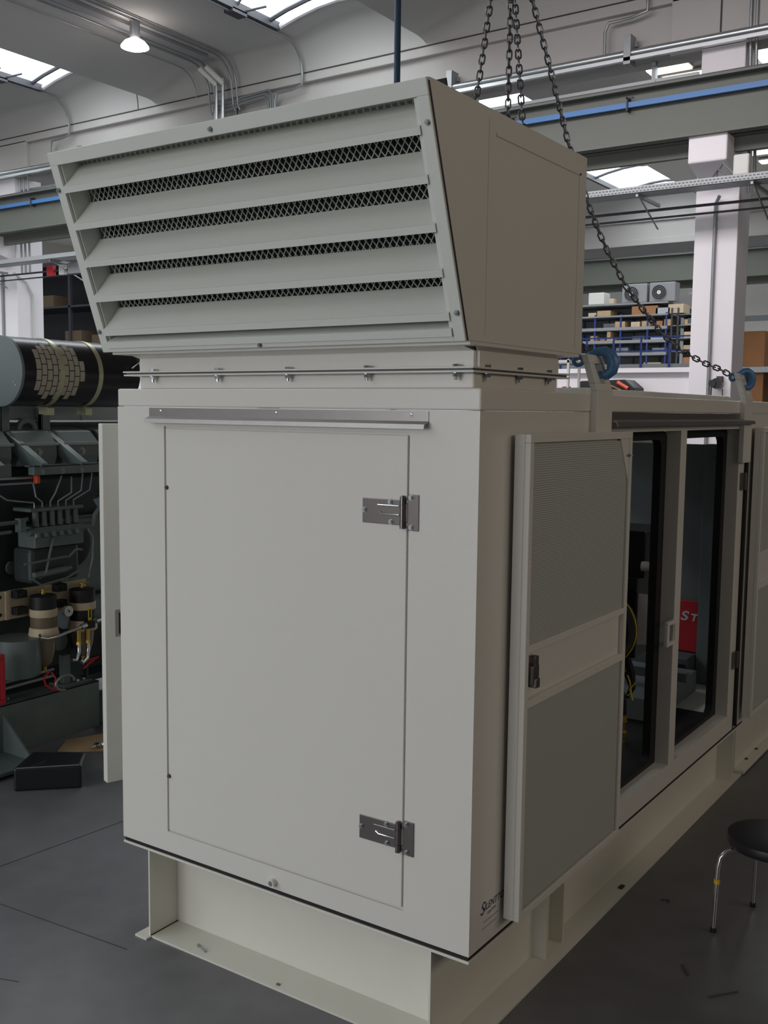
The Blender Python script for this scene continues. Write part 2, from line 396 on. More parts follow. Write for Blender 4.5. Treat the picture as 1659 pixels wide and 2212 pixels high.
t = one(MB().box(-14.30, -14.18, 9.30, 9.36, 5.02, 5.30), 'junction_box', PLASTW, 'small white rounded box on the cable tray by the left column', 'junction box', bevel=0.02)
for k, xx in enumerate((0.0, 0.06)):
    run('cable', [(-0.16 - xx, 9.34, 5.03), (-0.32 - xx, 9.4, 5.2 - xx), (-0.42 - xx, 9.5, 5.12 - xx), (-0.44 - xx, 9.55, 4.95)], 0.012, GALVD, ['grey cable looping down left of the white junction box', 'second grey cable, inner loop, left of the white junction box'][k], 'cable', 6)
one(MB().box(-12.8, -12.62, 9.55, 9.62, 4.70, 4.88), 'alarm_box', RED, 'small red box under the cable tray at the left edge', 'alarm box')
one(MB().box(-12.45, -12.3, 9.55, 9.62, 4.70, 4.88), 'junction_box', PLASTW, 'small pale box right of the red box under the tray', 'junction box')
one(MB().box(-12.2, -11.3, 9.55, 9.62, 4.70, 4.90), 'trunking', GALV, 'grey metal trunking beside the small red box', 'trunking')
# ---- conduits on columns and girder
run('wall_conduit', [(-0.56, 9.97, 0.4), (-0.56, 9.97, 4.6), (-0.56, 9.97, 4.86), (-0.5, 9.9, 4.93)], 0.022, GALVD, 'thin grey conduit running down the front of the white column', 'conduit')
run('wall_conduit', [(-14.72, 9.97, 0.4), (-14.72, 9.97, 4.93)], 0.028, GALVD, 'grey conduit on the front of the left column', 'conduit')
run('wall_conduit', [(-14.27, 10.35, 0.4), (-14.27, 10.35, 4.5), (-14.27, 10.2, 4.75), (-14.27, 9.9, 4.90)], 0.022, PLASTW, 'cream conduit on the right side of the left column', 'conduit')
for k, x in enumerate((-0.24, -0.17)):
    run('wall_conduit', [(x, 10.2, 5.0), (x, 9.98, 7.0), (x, 9.97, 7.5)], 0.02, GALVD, ['inner of two vertical conduits beside the column above the crane beam', 'outer of two vertical conduits beside the column above the crane beam'][k], 'conduit')
for k, x in enumerate((-14.2, -14.08, -13.95)):
    run('wall_conduit', [(x, 10.05, 4.9), (x, 10.05, 6.75)], 0.022, GALVD, ['left conduit', 'middle conduit', 'right conduit'][k] + ' of the three beside the far left column top', 'conduit')
for k, x in enumerate((-8.74, -8.60)):
    t = thing('drop_pipe', (x, 9.8, 6.6), ['left', 'right'][k] + ' one of two shiny vertical drop pipes on the girder above the hood', 'pipe', 'shiny drop pipes on the girder')
    MB().tube([(x, 9.82, 6.2), (x, 9.82, 7.62)], 0.032, 12).build('pipe', GALV, t, smooth=True)
    MB().tube([(x, 9.82, 7.55), (x - 0.16, 9.6, 7.78)], 0.045, 12).build('sleeve', PLASTW, t, smooth=True)
CP = [(-9.26, 'thin conduit curving from the ceiling joint down to the girder, leftmost of the ceiling bundle', 7.86), (-8.98, 'second conduit of the ceiling bundle bending down to the girder', 7.88), (-8.86, 'third conduit of the ceiling bundle bending down to the girder', 7.88), (-8.47, 'fourth conduit of the ceiling bundle, right of the shiny drop pipes', 7.88), (-8.37, 'fifth and rightmost conduit of the ceiling bundle', 7.88)]
for x, lb, z in CP:
    zz = zprof(x - A0 + 2 * PER) - 0.03
    pts = [(x, -3.8, zz), (x, 9.45, zz)] + [(x, 9.48 + 0.42 * math.sin(a), 7.46 + (zz - 7.46) * math.cos(a)) for a in [PI / 12 * q for q in range(1, 7)]]
    if x < -9.2: pts.append((x, 9.93, 7.45))
    else: pts += [(x, 9.93, 7.2), (x + 0.03, 9.95, 7.12)]
    run('ceiling_conduit', pts, 0.008 if x < -9.2 else 0.016, GALVD, lb, 'conduit', 8)
for k in range(3):
    z = 7.24 - k * 0.045; x = -7.62 + k * -0.05
    run('girder_conduit', [(-8.9, 9.93, z), (-8.4, 9.93, z + 0.02), (-8.3, 9.93, z + .06), (x - 0.1, 9.93, z + 0.09), (x, 9.93, z), (x, 9.93, 6.7)], 0.02, GALVD, ['top', 'middle', 'lowest'][k] + ' of the three conduits running along and down the girder behind the hood', 'conduit', 8)
# conduits along each skylight edge, curving down to the girder
for q, k in enumerate((-1, 0, 1, 2)):
    x = A0 + PER * k; lab = ['far left skylight out of view', 'left skylight in view', 'skylight above the middle of the hood', 'right-hand skylight over the column'][q]
    pts = [(x - 0.04, -3.8, 7.89), (x - 0.04, 9.50, 7.89)] + [(x - 0.04, 9.5 + 0.42 * math.sin(a), 7.46 + 0.43 * math.cos(a)) for a in [PI / 12 * w_ for w_ in range(1, 7)]] + [(x - 0.04, 9.92, 7.30), (x - 0.25, 9.93, 7.26), (x - 0.55, 9.93, 7.25), (x - 0.60, 9.93, 7.15), (x - 0.60, 9.93, 6.75)]
    run('skylight_conduit', pts, 0.02, GALVD, 'conduit along the edge of the ' + lab, 'conduit', 8)
    pts = [(x - 0.30, 9.4, 7.91), (x - 0.30, -3.8, 7.91)]
    tt = thing('skylight_opener', (x, 8.5, 7.95), 'small black opener bracket at the edge of the ' + lab, 'bracket')
    m_ = MB(); m_.tube([(x - 0.05, 8.35, 7.9), (x + 0.22, 8.35, 8.12)], 0.02, 6).tube([(x - 0.05, 8.5, 7.93), (x + 0.35, 8.62, 7.97)], 0.018, 6).box(x - 0.12, x + 0.05, 8.25, 8.55, 7.86, 7.92); m_.build('lever', RACKD, tt)
# groove with a cable trunking beside the ceiling lamp
one(MB().box(-8.80, -8.62, -3.8, 9.5, 7.86, 7.92), 'ceiling_trunking', RACKG, 'grey cable trunking along the ceiling above the round lamp', 'trunking')
# white ceiling lamp
t = thing('high_bay_lamp', (-8.5, 7.86, 7.55), 'lit white bell-shaped ceiling lamp hanging from the ceiling trunking', 'lamp')
MB().lathe((-8.5, 7.86, 7.50), [(0.02, 0.02), (0.12, 0.0), (0.205, 0.03), (0.20, 0.05), (0.15, 0.11), (0.08, 0.15), (0.06, 0.16)], 28).build('lamp_shade', LAMPM, t, smooth=True)
MB().lathe((-8.5, 7.86, 7.66), [(0.06, 0.0), (0.075, 0.03), (0.075, 0.24)], 18).build('lamp_housing', GALVD, t, smooth=True)
# warm lit panels in the second bay
for k, (x, y, lab) in enumerate([(-2.95, 13.15, 'far warm lit ceiling panel above the two others'), (-2.95, 13.75, 'middle warm lit ceiling panel under the conduit pipe'), (-2.85, 14.25, 'lowest of the three warm lit ceiling panels'), (-3.0, 20.0, 'first of the lit panels seen at the right edge, behind the corbel'), (-3.0, 20.9, 'second lit panel at the right edge, behind the corbel'), (-3.0, 21.8, 'third lit panel at the right edge, behind the corbel')]):
    t = thing('ceiling_light', (x, y, 7.86), lab, 'ceiling light', 'warm lit ceiling panels in the rear bay')
    MB().box(x, x + 0.68, y, y + 0.28, 7.83, 7.86).build('diffuser', TUBEM, t, bevel=0.01)
    MB().box(x - 0.02, x + 0.70, y - 0.02, y + 0.30, 7.86, 7.90).build('frame', CONC, t)
# ---- partition under the near girder, open above
struct(MB().box(-14.3, -0.82, 10.12, 10.32, 0, 2.82).box(-14.3, -0.82, 10.04, 10.36, 2.82, 2.88), 'wall_partition', CONCW)
# dark vehicle-cab-like window shape and machine against the partition
t = thing('machine_hood', (-1.9, 9.7, 0), 'black angular machine cover with a red bar in front of the white partition wall', 'machine')
MB().prism([(-2.14, 9.5, 2.0), (-2.14, 9.5, 2.57), (-2.06, 9.5, 2.70), (-1.47, 9.5, 2.715), (-1.34, 9.5, 2.61), (-1.34, 9.5, 2.0)], (0, 0.35, 0)).build('cover', RUBBER, t, bevel=0.01)
MB().tube([(-1.55, 9.47, 2.68), (-1.41, 9.47, 2.60)], 0.022, 8).build('red_bar', ORANGE, t)
MB().tube([(-1.74, 9.47, 2.68), (-1.50, 9.47, 2.58)], 0.01, 8).build('trim_bar', CARD2, t)
MB().box(-2.1, -1.38, 9.45, 9.9, 0, 2.0).build('base', IRON2, t, bevel=0.02)
t = thing('shelf_stand', (-1.6, 8.0, 0), 'thin white metal frame stand with a red bowl, seen between hood flange and near lug', 'stand')
for x, y in ((-1.565, 8.0), (-1.72, 8.0), (-1.565, 8.3), (-1.95, 8.3)): MB().box(x - 0.012, x + 0.012, y, y + 0.03, 0, 2.90).build('post', PLASTW, t)
MB().box(-1.96, -1.55, 8.0, 8.33, 2.86, 2.89).build('shelf', PLASTW, t)
MB().box(-1.96, -1.55, 8.0, 8.33, 2.52, 2.54).build('shelf', PLASTW, t)
one(MB().lathe((-1.63, 8.12, 2.54), [(0.03, 0.0), (0.05, 0.04), (0.05, 0.05)], 18), 'bowl', RED, 'small red bowl on the white metal stand behind the flange', 'bowl', smooth=True)
# hose reel on the column
t = thing('hose_reel', (-0.45, 9.9, 2.64), 'small hose reel with grey hose and black hub fixed on the white column', 'hose reel')
MB().cyl((-0.44, 9.88, 2.67), (-0.44, 9.98, 2.67), 0.062, 24).build('hose', RACKG, t, smooth=True)
MB().cyl((-0.475, 9.84, 2.67), (-0.475, 9.88, 2.67), 0.045, 20).cyl((-0.43, 9.86, 2.67), (-0.43, 9.88, 2.67), 0.066, 24).build('hub', BLACKBOX, t, smooth=True)
MB().box(-0.45, -0.38, 9.93, 9.99, 2.66, 2.76).build('bracket', RACKD, t)
MB().tube([(-0.49, 9.88, 2.63), (-0.50, 9.9, 2.45), (-0.49, 9.93, 2.2)], 0.008, 6).tube([(-0.36, 9.9, 2.6), (-0.355, 9.93, 2.2)], 0.007, 6).build('hose_end', RACKD, t)
# hanging dark blue pipe
run('air_supply_pipe', [(-1.555, 4.4, 7.93), (-1.545, 4.4, 0)], 0.027, DKBLUE, 'dark blue vertical pipe rising behind the hood to the ceiling', 'pipe', 14)

# ================================================================== STORAGE BEHIND
struct(MB().box(X0, X1, 17.2, 24.9, 2.86, 3.0), 'floor_mezzanine', CONC)
t = thing('guard_rail', (-4, 17.3, 3.0), 'blue guard rail with grey kick board along the mezzanine edge', 'railing')
MB().box(-16, 3, 17.28, 17.30, 2.99, 3.28).build('kick_board', RACKG, t)
for i in range(17):
    x = -16 + 0.585 * i * 1.0 + 1.86 * 0
    x = -12.36 + 0.585 * i
    MB().box(x - 0.015, x + 0.015, 17.24, 17.28, 3.0, 3.82 + (0.0)).build('post', RACKB, t)
MB().box(-16, 3, 17.25, 17.27, 3.80, 3.83).box(-16, 3, 17.25, 17.27, 3.52, 3.55).build('rail', RACKB, t)
# long blue rack
ZS = [3.30, 3.70, 4.00, 4.31, 4.63, 4.91]
t = thing('storage_rack', (-7.5, 21.3, 3.0), 'long blue and grey shelving rack on the mezzanine, full of boxes', 'rack')
XR0, XR1 = -11.0, -4.95
i = 0
for x in [-10.8, -10.1, -9.4, -8.1, -7.42, -6.76, -6.1, -5.43, -4.98]:
    for y in (21.0, 21.9): MB().box(x - 0.02, x + 0.02, y, y + 0.04, 3.0, 4.66).build('upright', RACKB, t)
for k, z in enumerate(ZS):
    MB().box(XR0, XR1, 20.98, 21.95, z - 0.035, z + 0.035 if k < 4 else z).build('shelf', RACKG, t)
MB().box(XR0, XR1, 21.93, 21.96, 3.0, 4.9).build('back_panel', IRON, t)
t = thing('storage_rack', (-4.2, 21.4, 3.0), 'dark narrow rack bay with blue stiles right of the long rack, beside the white column', 'rack')
for x in (-4.85, -4.70, -4.25, -3.9): MB().box(x - 0.02, x + 0.02, 21.0, 21.04, 3.0, 4.75).build('upright', RACKB if x > -4.3 else RACKD, t)
for z in (3.45, 3.75, 4.05, 4.35, 4.6): MB().box(-4.85, -3.6, 21.0, 21.9, z - 0.02, z).build('shelf', IRON, t)
MB().box(-4.85, -3.6, 21.9, 21.95, 3.0, 4.8).build('back_panel', RACKD, t)
bx = [(-6.72, 0.34, 4.63, 0.13, CARD, 'low pile of cardboard on the top rack shelf at the left'), (-6.95, 0.2, 4.63, 0.09, CARD3, 'flat pale carton on the top rack shelf, partly behind the hood'),
      (-5.84, 0.27, 4.63, 0.20, CARD2, 'reddish brown carton on the top rack shelf, left of the chain'), (-5.52, 0.32, 4.63, 0.20, CARD2, 'reddish brown carton on the top rack shelf, behind the chain'),
      (-4.95, 0.36, 4.63, 0.21, CARD3, 'pale square carton at the right end of the top rack shelf'), (-6.25, 0.25, 4.31, 0.14, CARD, 'open cardboard tray on the second rack shelf, left'),
      (-5.85, 0.22, 4.31, 0.12, CARD3, 'pale tray on the second rack shelf, just left of the chain'), (-5.58, 0.20, 4.31, 0.13, CARD, 'tan tray on the second rack shelf beside the chain'),
      (-5.22, 0.14, 4.31, 0.12, CARD2, 'small brown box on the second rack shelf, right of the chain'), (-5.03, 0.16, 4.31, 0.15, CARD, 'tan box at the right end of the second rack shelf'),
      (-6.88, 0.16, 4.00, 0.12, CARD, 'small tan box on the third rack shelf, leftmost in view'), (-6.62, 0.12, 4.00, 0.05, CARD2, 'flat brown box on the third rack shelf'),
      (-6.45, 0.09, 4.00, 0.22, CARD, 'tall narrow tan carton on the third rack shelf'), (-6.35, 0.10, 4.00, 0.06, CARD3, 'low pale box beside the tall carton on the third shelf'),
      (-5.5, 0.42, 3.30, 0.16, CARD, 'long tan carton on the bottom rack shelf, right of the middle post'), (-6.1, 0.45, 3.30, 0.08, CARD3, 'low pale cartons on the bottom rack shelf'),
      (-5.35, 0.35, 4.00, 0.06, CLEAR, 'pile of blue-grey plastic film on the third rack shelf'), (-5.25, 0.34, 4.63, 0.14, CLEAR, 'clear plastic bag of parts on the top rack shelf'),
      (-6.55, 0.3, 4.31, 0.10, IRON2, 'dark machine part on the second rack shelf, left'), (-5.8, 0.3, 4.00, 0.09, IRON2, 'dark fitting on the third rack shelf, below the reddish cartons'),
      (-5.3, 0.35, 3.70, 0.10, IRON, 'grey metal bin on the fourth rack shelf, right'), (-6.2, 0.3, 3.70, 0.12, IRON, 'grey metal bin on the fourth rack shelf, left')]
for x, wd, z, h, m, lb in bx:
    z0 = z + (0.035 if z < 4.5 else 0.0)
    o = one(MB().box(x, x + wd, 21.02, 21.5, z0, z0 + h).box(x + wd * .4, x + wd * .6, 21.015, 21.02, z0 + h * 0.5, z0 + h), 'cardboard_box' if m in (CARD, CARD2, CARD3) else 'stored_part', m, lb, 'box' if m in (CARD, CARD2, CARD3) else 'part', 'goods on the blue rack', bevel=0.006)
for k, z in enumerate([3.5, 3.78, 4.09, 4.38]):
    one(MB().box(-4.55, -4.3, 21.02, 21.4, z - 0.05, z + 0.10), 'cardboard_box', [CARD2, CARD, CARD3, CARD][k], ['lowest', 'second lowest', 'third', 'topmost'][k] + ' carton in the dark narrow rack bay by the white column', 'box', 'goods in the dark rack', bevel=0.005)
# air conditioning units and white box on top of the rack
def ac(x, lb):
    t = thing('air_conditioner', (x, 21.2, 4.91), lb, 'air conditioner')
    MB().box(x, x + 0.62, 21.02, 21.35, 4.915, 5.36).build('housing', RACKG, t, bevel=0.015)
    MB().cyl((x + 0.24, 21.0, 5.13), (x + 0.24, 21.021, 5.13), 0.17, 28).build('fan_opening', BLACKBOX, t)
    MB().cyl((x + 0.24, 20.985, 5.13), (x + 0.24, 21.0, 5.13), 0.05, 16).build('fan_hub', PLASTW, t)
    g = MB()
    for r in (0.09, 0.13, 0.17): g.tube([(x + 0.24 + r * math.cos(a), 20.99, 5.13 + r * math.sin(a)) for a in [2 * PI * q / 24 for q in range(24)]], 0.004, 4, closed=True)
    g.build('fan_grille', RACKG, t)
ac(-6.10, 'grey outdoor air conditioner unit behind the chain on top of the rack'); ac(-5.42, 'grey outdoor air conditioner unit with dark fan, the right one on top of the rack')
one(MB().box(-6.95, -6.55, 21.0, 21.4, 4.915, 5.20), 'control_box', PLASTW, 'white cube-shaped box on top of the rack, left of the air conditioners', 'box', bevel=0.012)
one(MB().box(-6.42, -6.30, 21.02, 21.2, 4.915, 5.04), 'control_box', CARD3, 'small cream box between the white cube box and the air conditioner', 'box', bevel=0.01)
# brown crate rack at the right edge
t = thing('pallet_rack', (-2.2, 15.5, 0), 'grey steel pallet rack holding brown boards, seen right of the white column', 'rack')
for x in (-1.96, -0.9, 0.3): MB().box(x - 0.035, x + 0.035, 15.0, 15.06, 0, 4.15).build('upright', GALVD, t)
MB().box(-1.62, -1.56, 14.94, 15.0, 0, 4.5).build('upright', GALV, t)
for z in (3.00, 3.86): MB().box(-2.5, 0.3, 15.0, 15.06, z, z + 0.09).build('beam', IRON if z > 3.5 else GALVD, t)
MB().box(-2.5, -1.62, 15.0, 15.04, 4.36, 4.39).build('beam', GALV, t)
MB().box(-2.16, -2.10, 14.7, 14.75, 2.0, 2.98).build('brace', IRON, t)
for z in (2.33, 3.07): MB().box(-2.5, 0.3, 15.06, 15.6, z - 0.03, z + 0.03 if z > 3 else z + 0.02).build('deck', IRON, t)
for k, (x0, x1, z0, z1, m, lb) in enumerate([(-2.45, -2.22, 3.1, 3.84, WOOD, 'left brown board panel in the grey pallet rack'), (-2.2, -2.02, 3.1, 3.84, WOOD, 'narrow brown board panel in the grey pallet rack'), (-1.85, -1.2, 2.4, 3.7, WOOD, 'brown board at the right edge of the photo in the pallet rack'), (-2.45, -2.0, 2.35, 2.98, WOOD, 'dark brown boards on the lower level of the pallet rack')]):
    one(MB().box(x0, x1, 15.1, 15.5, z0, z1), 'board_stack', m, lb, 'boards', 'brown boards in the pallet rack', bevel=0.01)
for k, (x0, x1, z0, m, lb) in enumerate([(-2.42, -2.2, 3.96, CARD, 'tan carton on top of the pallet rack beam, next to the column'), (-2.15, -1.75, 3.96, CARD3, 'pale carton on top of the pallet rack beam, at the right edge')]):
    one(MB().box(x0, x1, 15.02, 15.4, z0, z0 + 0.16), 'cardboard_box', m, lb, 'box', bevel=0.006)
one(MB().box(-2.42, -1.9, 15.02, 15.4, 4.12, 4.30), 'wrapped_bundle', RACKG, 'grey wrapped bundle above the cartons in the pallet rack', 'bundle', bevel=0.02)
# white tripod-like stand at the right edge
t = thing('work_stand', (-1.55, 13.0, 0), 'white folding stand at the right edge behind the far lifting lug', 'stand')
m_ = MB(); m_.box(-1.40, -1.1, 12.9, 13.2, 2.72, 2.76); m_.build('top', PAPER, t)
for a, b in ((-1.50, -1.3), (-1.0, -1.2), (-1.35, -1.3)): MB().tube([(a, 13.05, 0), (b, 13.05, 2.72)], 0.015, 6).build('leg', GALV, t)
# dark storage on the left behind the first row of columns
t = thing('storage_rack', (-18, 15.2, 0), 'dark tall storage rack in shadow at the left, behind the black silencer', 'rack')
MB().box(-23, -11.5, 15.9, 16.0, 0, 5.9).build('back_panel', RACKD, t)
for z in (1.2, 2.6, 3.9, 4.9): MB().box(-23, -11.5, 14.8, 15.9, z - 0.05, z).build('shelf', RACKD, t)
MB().box(-23, -11.5, 14.6, 15.9, 5.9, 6.0).build('top_shelf', RACKD, t)
for x in (-20.5, -18.7, -16.9, -15.1): MB().box(x - 0.04, x + 0.04, 14.8, 14.88, 0, 5.9).build('upright', RACKD, t)
CARDD = mat('shade_darkened_carton', (0.14, 0.10, 0.06), 0.9)  # carton colour darkened to stand in for the unlit rack
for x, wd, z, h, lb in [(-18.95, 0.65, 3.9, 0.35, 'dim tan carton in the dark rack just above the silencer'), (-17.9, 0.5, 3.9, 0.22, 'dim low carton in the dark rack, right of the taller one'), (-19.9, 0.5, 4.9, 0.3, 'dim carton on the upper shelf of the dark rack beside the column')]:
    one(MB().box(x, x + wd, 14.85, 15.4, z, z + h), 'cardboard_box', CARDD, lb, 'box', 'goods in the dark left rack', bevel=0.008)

# ================================================================== SKID
W = 1.745; Z0 = 0.418; Z1 = 2.374
t = thing('skid_frame', (0.87, 0.1, 0.0), 'cream painted steel skid base carrying the big enclosure', 'skid')
m_ = MB()
m_.box(0.155, 0.163, 0.0, 6.4, 0.008, 0.39).box(1.585, 1.593, 0.0, 6.4, 0.008, 0.39); m_.build('side_web', SKIDM, t)
MB().box(0.10, 0.17, -0.03, 6.4, 0.0, 0.009).box(1.585, 1.704, 0.0, 6.4, 0.0, 0.009).build('side_flange', SKIDM, t)
MB().box(0.163, 1.585, 0.165, 0.173, 0.008, 0.39).build('cross_web', SKIDM, t)
MB().box(0.163, 1.585, 0.0, 0.165, 0.0, 0.009).build('bottom_flange', SKIDM, t)
m_ = MB(); m_.box(0.0, W, 0.0, 0.3, 0.390, 0.400).box(0.0, W, 0.3, 3.4, 0.390, 0.400); m_.build('top_flange', SKIDM, t, bevel=0.002)
for y in (0.82, 0.99): 
    MB().prism([(1.593, y, 0.009), (1.657, y, 0.009), (1.657, y, 0.36), (1.593, y, 0.39)], (0, 0.008, 0)).build('stiffener', SKIDM, t)
MB().box(1.593, 1.69, 3.43, 3.45, 0.009, 0.385).build('stiffener', SKIDM, t)
MB().box(1.593, 1.72, 3.6, 5.0, 0.009, 0.03).box(1.593, 1.66, 3.6, 6.4, 0.03, 0.60).build('rear_foot', SKIDM, t, bevel=0.004)
m_ = MB(); m_.cyl((1.66, 3.85, 0.03), (1.66, 3.85, 0.034), 0.018, 14).cyl((1.66, 4.1, 0.03), (1.66, 4.1, 0.034), 0.018, 14); m_.build('bolt_hole', DIRT, t)
one(MB().tube([(0.42, 0.05, 0.014), (0.46, 0.035, 0.014)], 0.005, 6).cyl((0.40, 0.055, 0.009), (0.40, 0.055, 0.018), 0.008, 6), 'loose_screw', ZINC, 'loose screw lying on the front flange of the skid, left half', 'screw')
one(MB().box(0.86, 0.875, 0.02, 0.03, 0.009, 0.014), 'metal_chip', STEELD, 'small metal chip lying on the skid flange, right of the screw', 'chip')
one(MB().box(1.648, 1.668, 0.10, 0.14, 0.009, 0.016).box(1.655, 1.675, 0.13, 0.135, 0.009, 0.013), 'metal_chip', DIRT, 'dark crumb on the side flange near the bottom edge of the photo', 'chip')
one(MB().box(1.66, 1.68, 1.62, 1.66, 0.009, 0.015), 'metal_chip', DIRT, 'small dark crumb on the side flange below the folded door', 'chip')

# ================================================================== ENCLOSURE
E_ = thing('generator_enclosure', (0.87, 0.0, 0.4), 'large cream sheet-steel generator enclosure with stainless hinged door at the front', 'generator enclosure')
MB().box(0.006, W - 0.006, 0.006, 3.42, 0.400, 0.4185).build('gasket', RUBBER, E_)
DX0, DX1, DZ0, DZ1 = 0.276, 1.473, 0.507, 2.222
m_ = MB(); m_.box(0, DX0, 0, 0.045, Z0, 2.30).box(DX1, W, 0, 0.045, Z0, 2.30).box(DX0, DX1, 0, 0.045, Z0, DZ0).box(DX0, DX1, 0, 0.045, DZ1, 2.30)
m_.box(DX0 - 0.02, DX1 + 0.02, 0.010, 0.05, DZ0 - 0.02, DZ1 + 0.02)
bmesh.ops.remove_doubles(m_.bm, verts=m_.bm.verts, dist=1e-6)
m_.build('front_panel', WHITE, E_)
m_ = MB(); m_.box(0.003, W + 0.002, -0.002, 1.06, 2.301, Z1).box(0.0, W + 0.001, 1.06, 3.16, 2.302, Z1 - 0.002).box(0.0, W + 0.002, 3.16, 6.4, 2.301, Z1); m_.build('roof', WHITE, E_, bevel=0.006)
m_ = MB()
YS = [(0.045, 1.25), (2.03, 2.12), (3.06, 6.4)]
for a, b in YS: m_.box(W - 0.08, W, a, b, Z0, 2.30)
for a, b in ((1.25, 2.03), (2.12, 3.06)): m_.box(W - 0.08, W, a, b, Z0, 0.525).box(W - 0.08, W, a, b, 2.215, 2.30)
m_.build('side_panel', WHITE, E_)
m_ = MB()
for a, b in ((0.045, 1.25), (2.03, 2.12), (3.06, 3.3), (5.6, 6.4)): m_.box(0.0, 0.05, a, b, Z0, 2.30)
for a, b in ((1.25, 2.03), (2.12, 3.06), (3.3, 5.6)): m_.box(0.0, 0.05, a, b, Z0, 0.525).box(0.0, 0.05, a, b, 2.215, 2.30)
m_.build('side_panel', WHITE, E_)
MB().box(W - 0.002, W + 0.001, 3.18, 3.20, Z0, 2.30).build('panel_gap', RUBBER, E_)
# black edge trims round the two doorways
def rrect(y0, y1, z0, z1, r, n=6):
    out = []
    for cy, cz, a0 in ((y1 - r, z1 - r, 0), (y0 + r, z1 - r, 90), (y0 + r, z0 + r, 180), (y1 - r, z0 + r, 270)):
        for k in range(n + 1):
            a = math.radians(a0 + 90 * k / n); out.append((cy + r * math.cos(a), cz + r * math.sin(a)))
    return out
def ring(mb, x0, x1, O, I):
    n = len(O); vs = [[mb.bm.verts.new((x, p[0], p[1])) for p in Q] for x, Q in ((x0, O), (x0, I), (x1, O), (x1, I))]
    for k in range(n):
        q = (k + 1) % n
        mb.bm.faces.new([vs[0][k], vs[0][q], vs[1][q], vs[1][k]]); mb.bm.faces.new([vs[2][k], vs[3][k], vs[3][q], vs[2][q]])
        mb.bm.faces.new([vs[0][k], vs[2][k], vs[2][q], vs[0][q]]); mb.bm.faces.new([vs[1][k], vs[1][q], vs[3][q], vs[3][k]])
    return mb
for a, b in ((1.25, 2.04), (2.12, 3.08)):
    m_ = MB(); ring(m_, 1.635, 1.675, rrect(a, b, 0.50, 2.215, 0.07), rrect(a + 0.06, b - 0.085, 0.55, 2.17, 0.05)); m_.build('door_seal', RUBBER, E_, smooth=True)
# drip rails
def drip_x(x0, x1, name='drip_rail', m=STEEL):
    m_ = MB(); m_.prism([(x0, 0, 2.296), (x0, -0.003, 2.296), (x0, -0.003, 2.262), (x0, -0.03, 2.252), (x0, -0.034, 2.236), (x0, -0.031, 2.236), (x0, -0.028, 2.249), (x0, 0, 2.258)], (x1 - x0, 0, 0))
    return m_
m_ = drip_x(0.193, 1.548)
o = m_.build('drip_rail', STEEL, E_)
for x in (0.262, 0.877, 1.480): MB().lathe((x, -0.003, 2.284), [(0.006, 0), (0.005, 0.003), (0.002, 0.004)], 12, 'Y').build('rivet', CHROME, o)
m_ = MB(); m_.prism([(W, 1.07, 2.3), (W + 0.003, 1.07, 2.3), (W + 0.003, 1.07, 2.272), (W + 0.05, 1.07, 2.262), (W + 0.055, 1.07, 2.242), (W + 0.05, 1.07, 2.242), (W + 0.045, 1.07, 2.257), (W, 1.07, 2.267)], (0, 2.11, 0)); m_.build('drip_rail', STEEL, E_)
# front door
D = MB().box(DX0 + 0.009, DX1 - 0.009, 0.0, 0.0095, DZ0 + 0.009, DZ1 - 0.009).build('door', WHITE, E_, bevel=0.0025, seg=2)
def hinge(z):
    h = MB()
    # door leaf, frame leaf, knuckles
    h.box(1.278, 1.442, -0.004, 0.0, z + 0.016, z + 0.104)
    o = h.build('hinge', STEELD, D, bevel=0.0018)
    k = MB(); k.box(1.470, 1.515, -0.004, 0.0, z + 0.0, z + 0.126).box(1.445, 1.472, -0.004, 0.0, z + 0.012, z + 0.028).box(1.445, 1.472, -0.004, 0.0, z + 0.093, z + 0.108)
    k.build('hinge_leaf', STEELD, E_, bevel=0.0018)
    p = MB(); p.cyl((1.452, -0.009, z + 0.006), (1.452, -0.009, z + 0.034), 0.010, 16).cyl((1.452, -0.009, z + 0.035), (1.452, -0.009, z + 0.088), 0.0095, 16).cyl((1.452, -0.009, z + 0.089), (1.452, -0.009, z + 0.117), 0.010, 16)
    p.cyl((1.452, -0.009, z + 0.117), (1.452, -0.009, z + 0.121), 0.006, 12)
    p.build('hinge_pin', STEELD, E_, smooth=True)
    r = MB(); r.tube([(1.435, -0.005, z + 0.083), (1.345, -0.005, z + 0.083)], 0.0032, 8).tube([(1.435, -0.005, z + 0.052), (1.365, -0.005, z + 0.052), (1.352, -0.005, z + 0.060)], 0.0032, 8); r.build('hinge_rib', CHROME, E_, smooth=True)
    bolts([(x, -0.004, z + zz) for x, zz in ((1.288, 0.062), (1.398, 0.096), (1.402, 0.026), (1.484, 0.115), (1.486, 0.012))], (0, -1, 0), 0.0075, 0.006, 'hinge_bolt', ZINC, E_)
hinge(1.884); hinge(0.718)
for z in (1.972, 0.752):
    m_ = MB(); m_.hexbolt((0.290, 0.0, z), (0, -1, 0), 0.007, 0.007); m_.build('door_lock', STEELD, D)
m_ = MB(); m_.tube([(0.866, 0.0, 0.447), (0.866, -0.022, 0.447)], 0.016, 24); 
o = m_.build('drain_pipe', WHITE, E_, smooth=True); MB().cyl((0.866, -0.021, 0.447), (0.866, -0.0225, 0.447), 0.0105, 20).build('pipe_bore', GALVD, o)
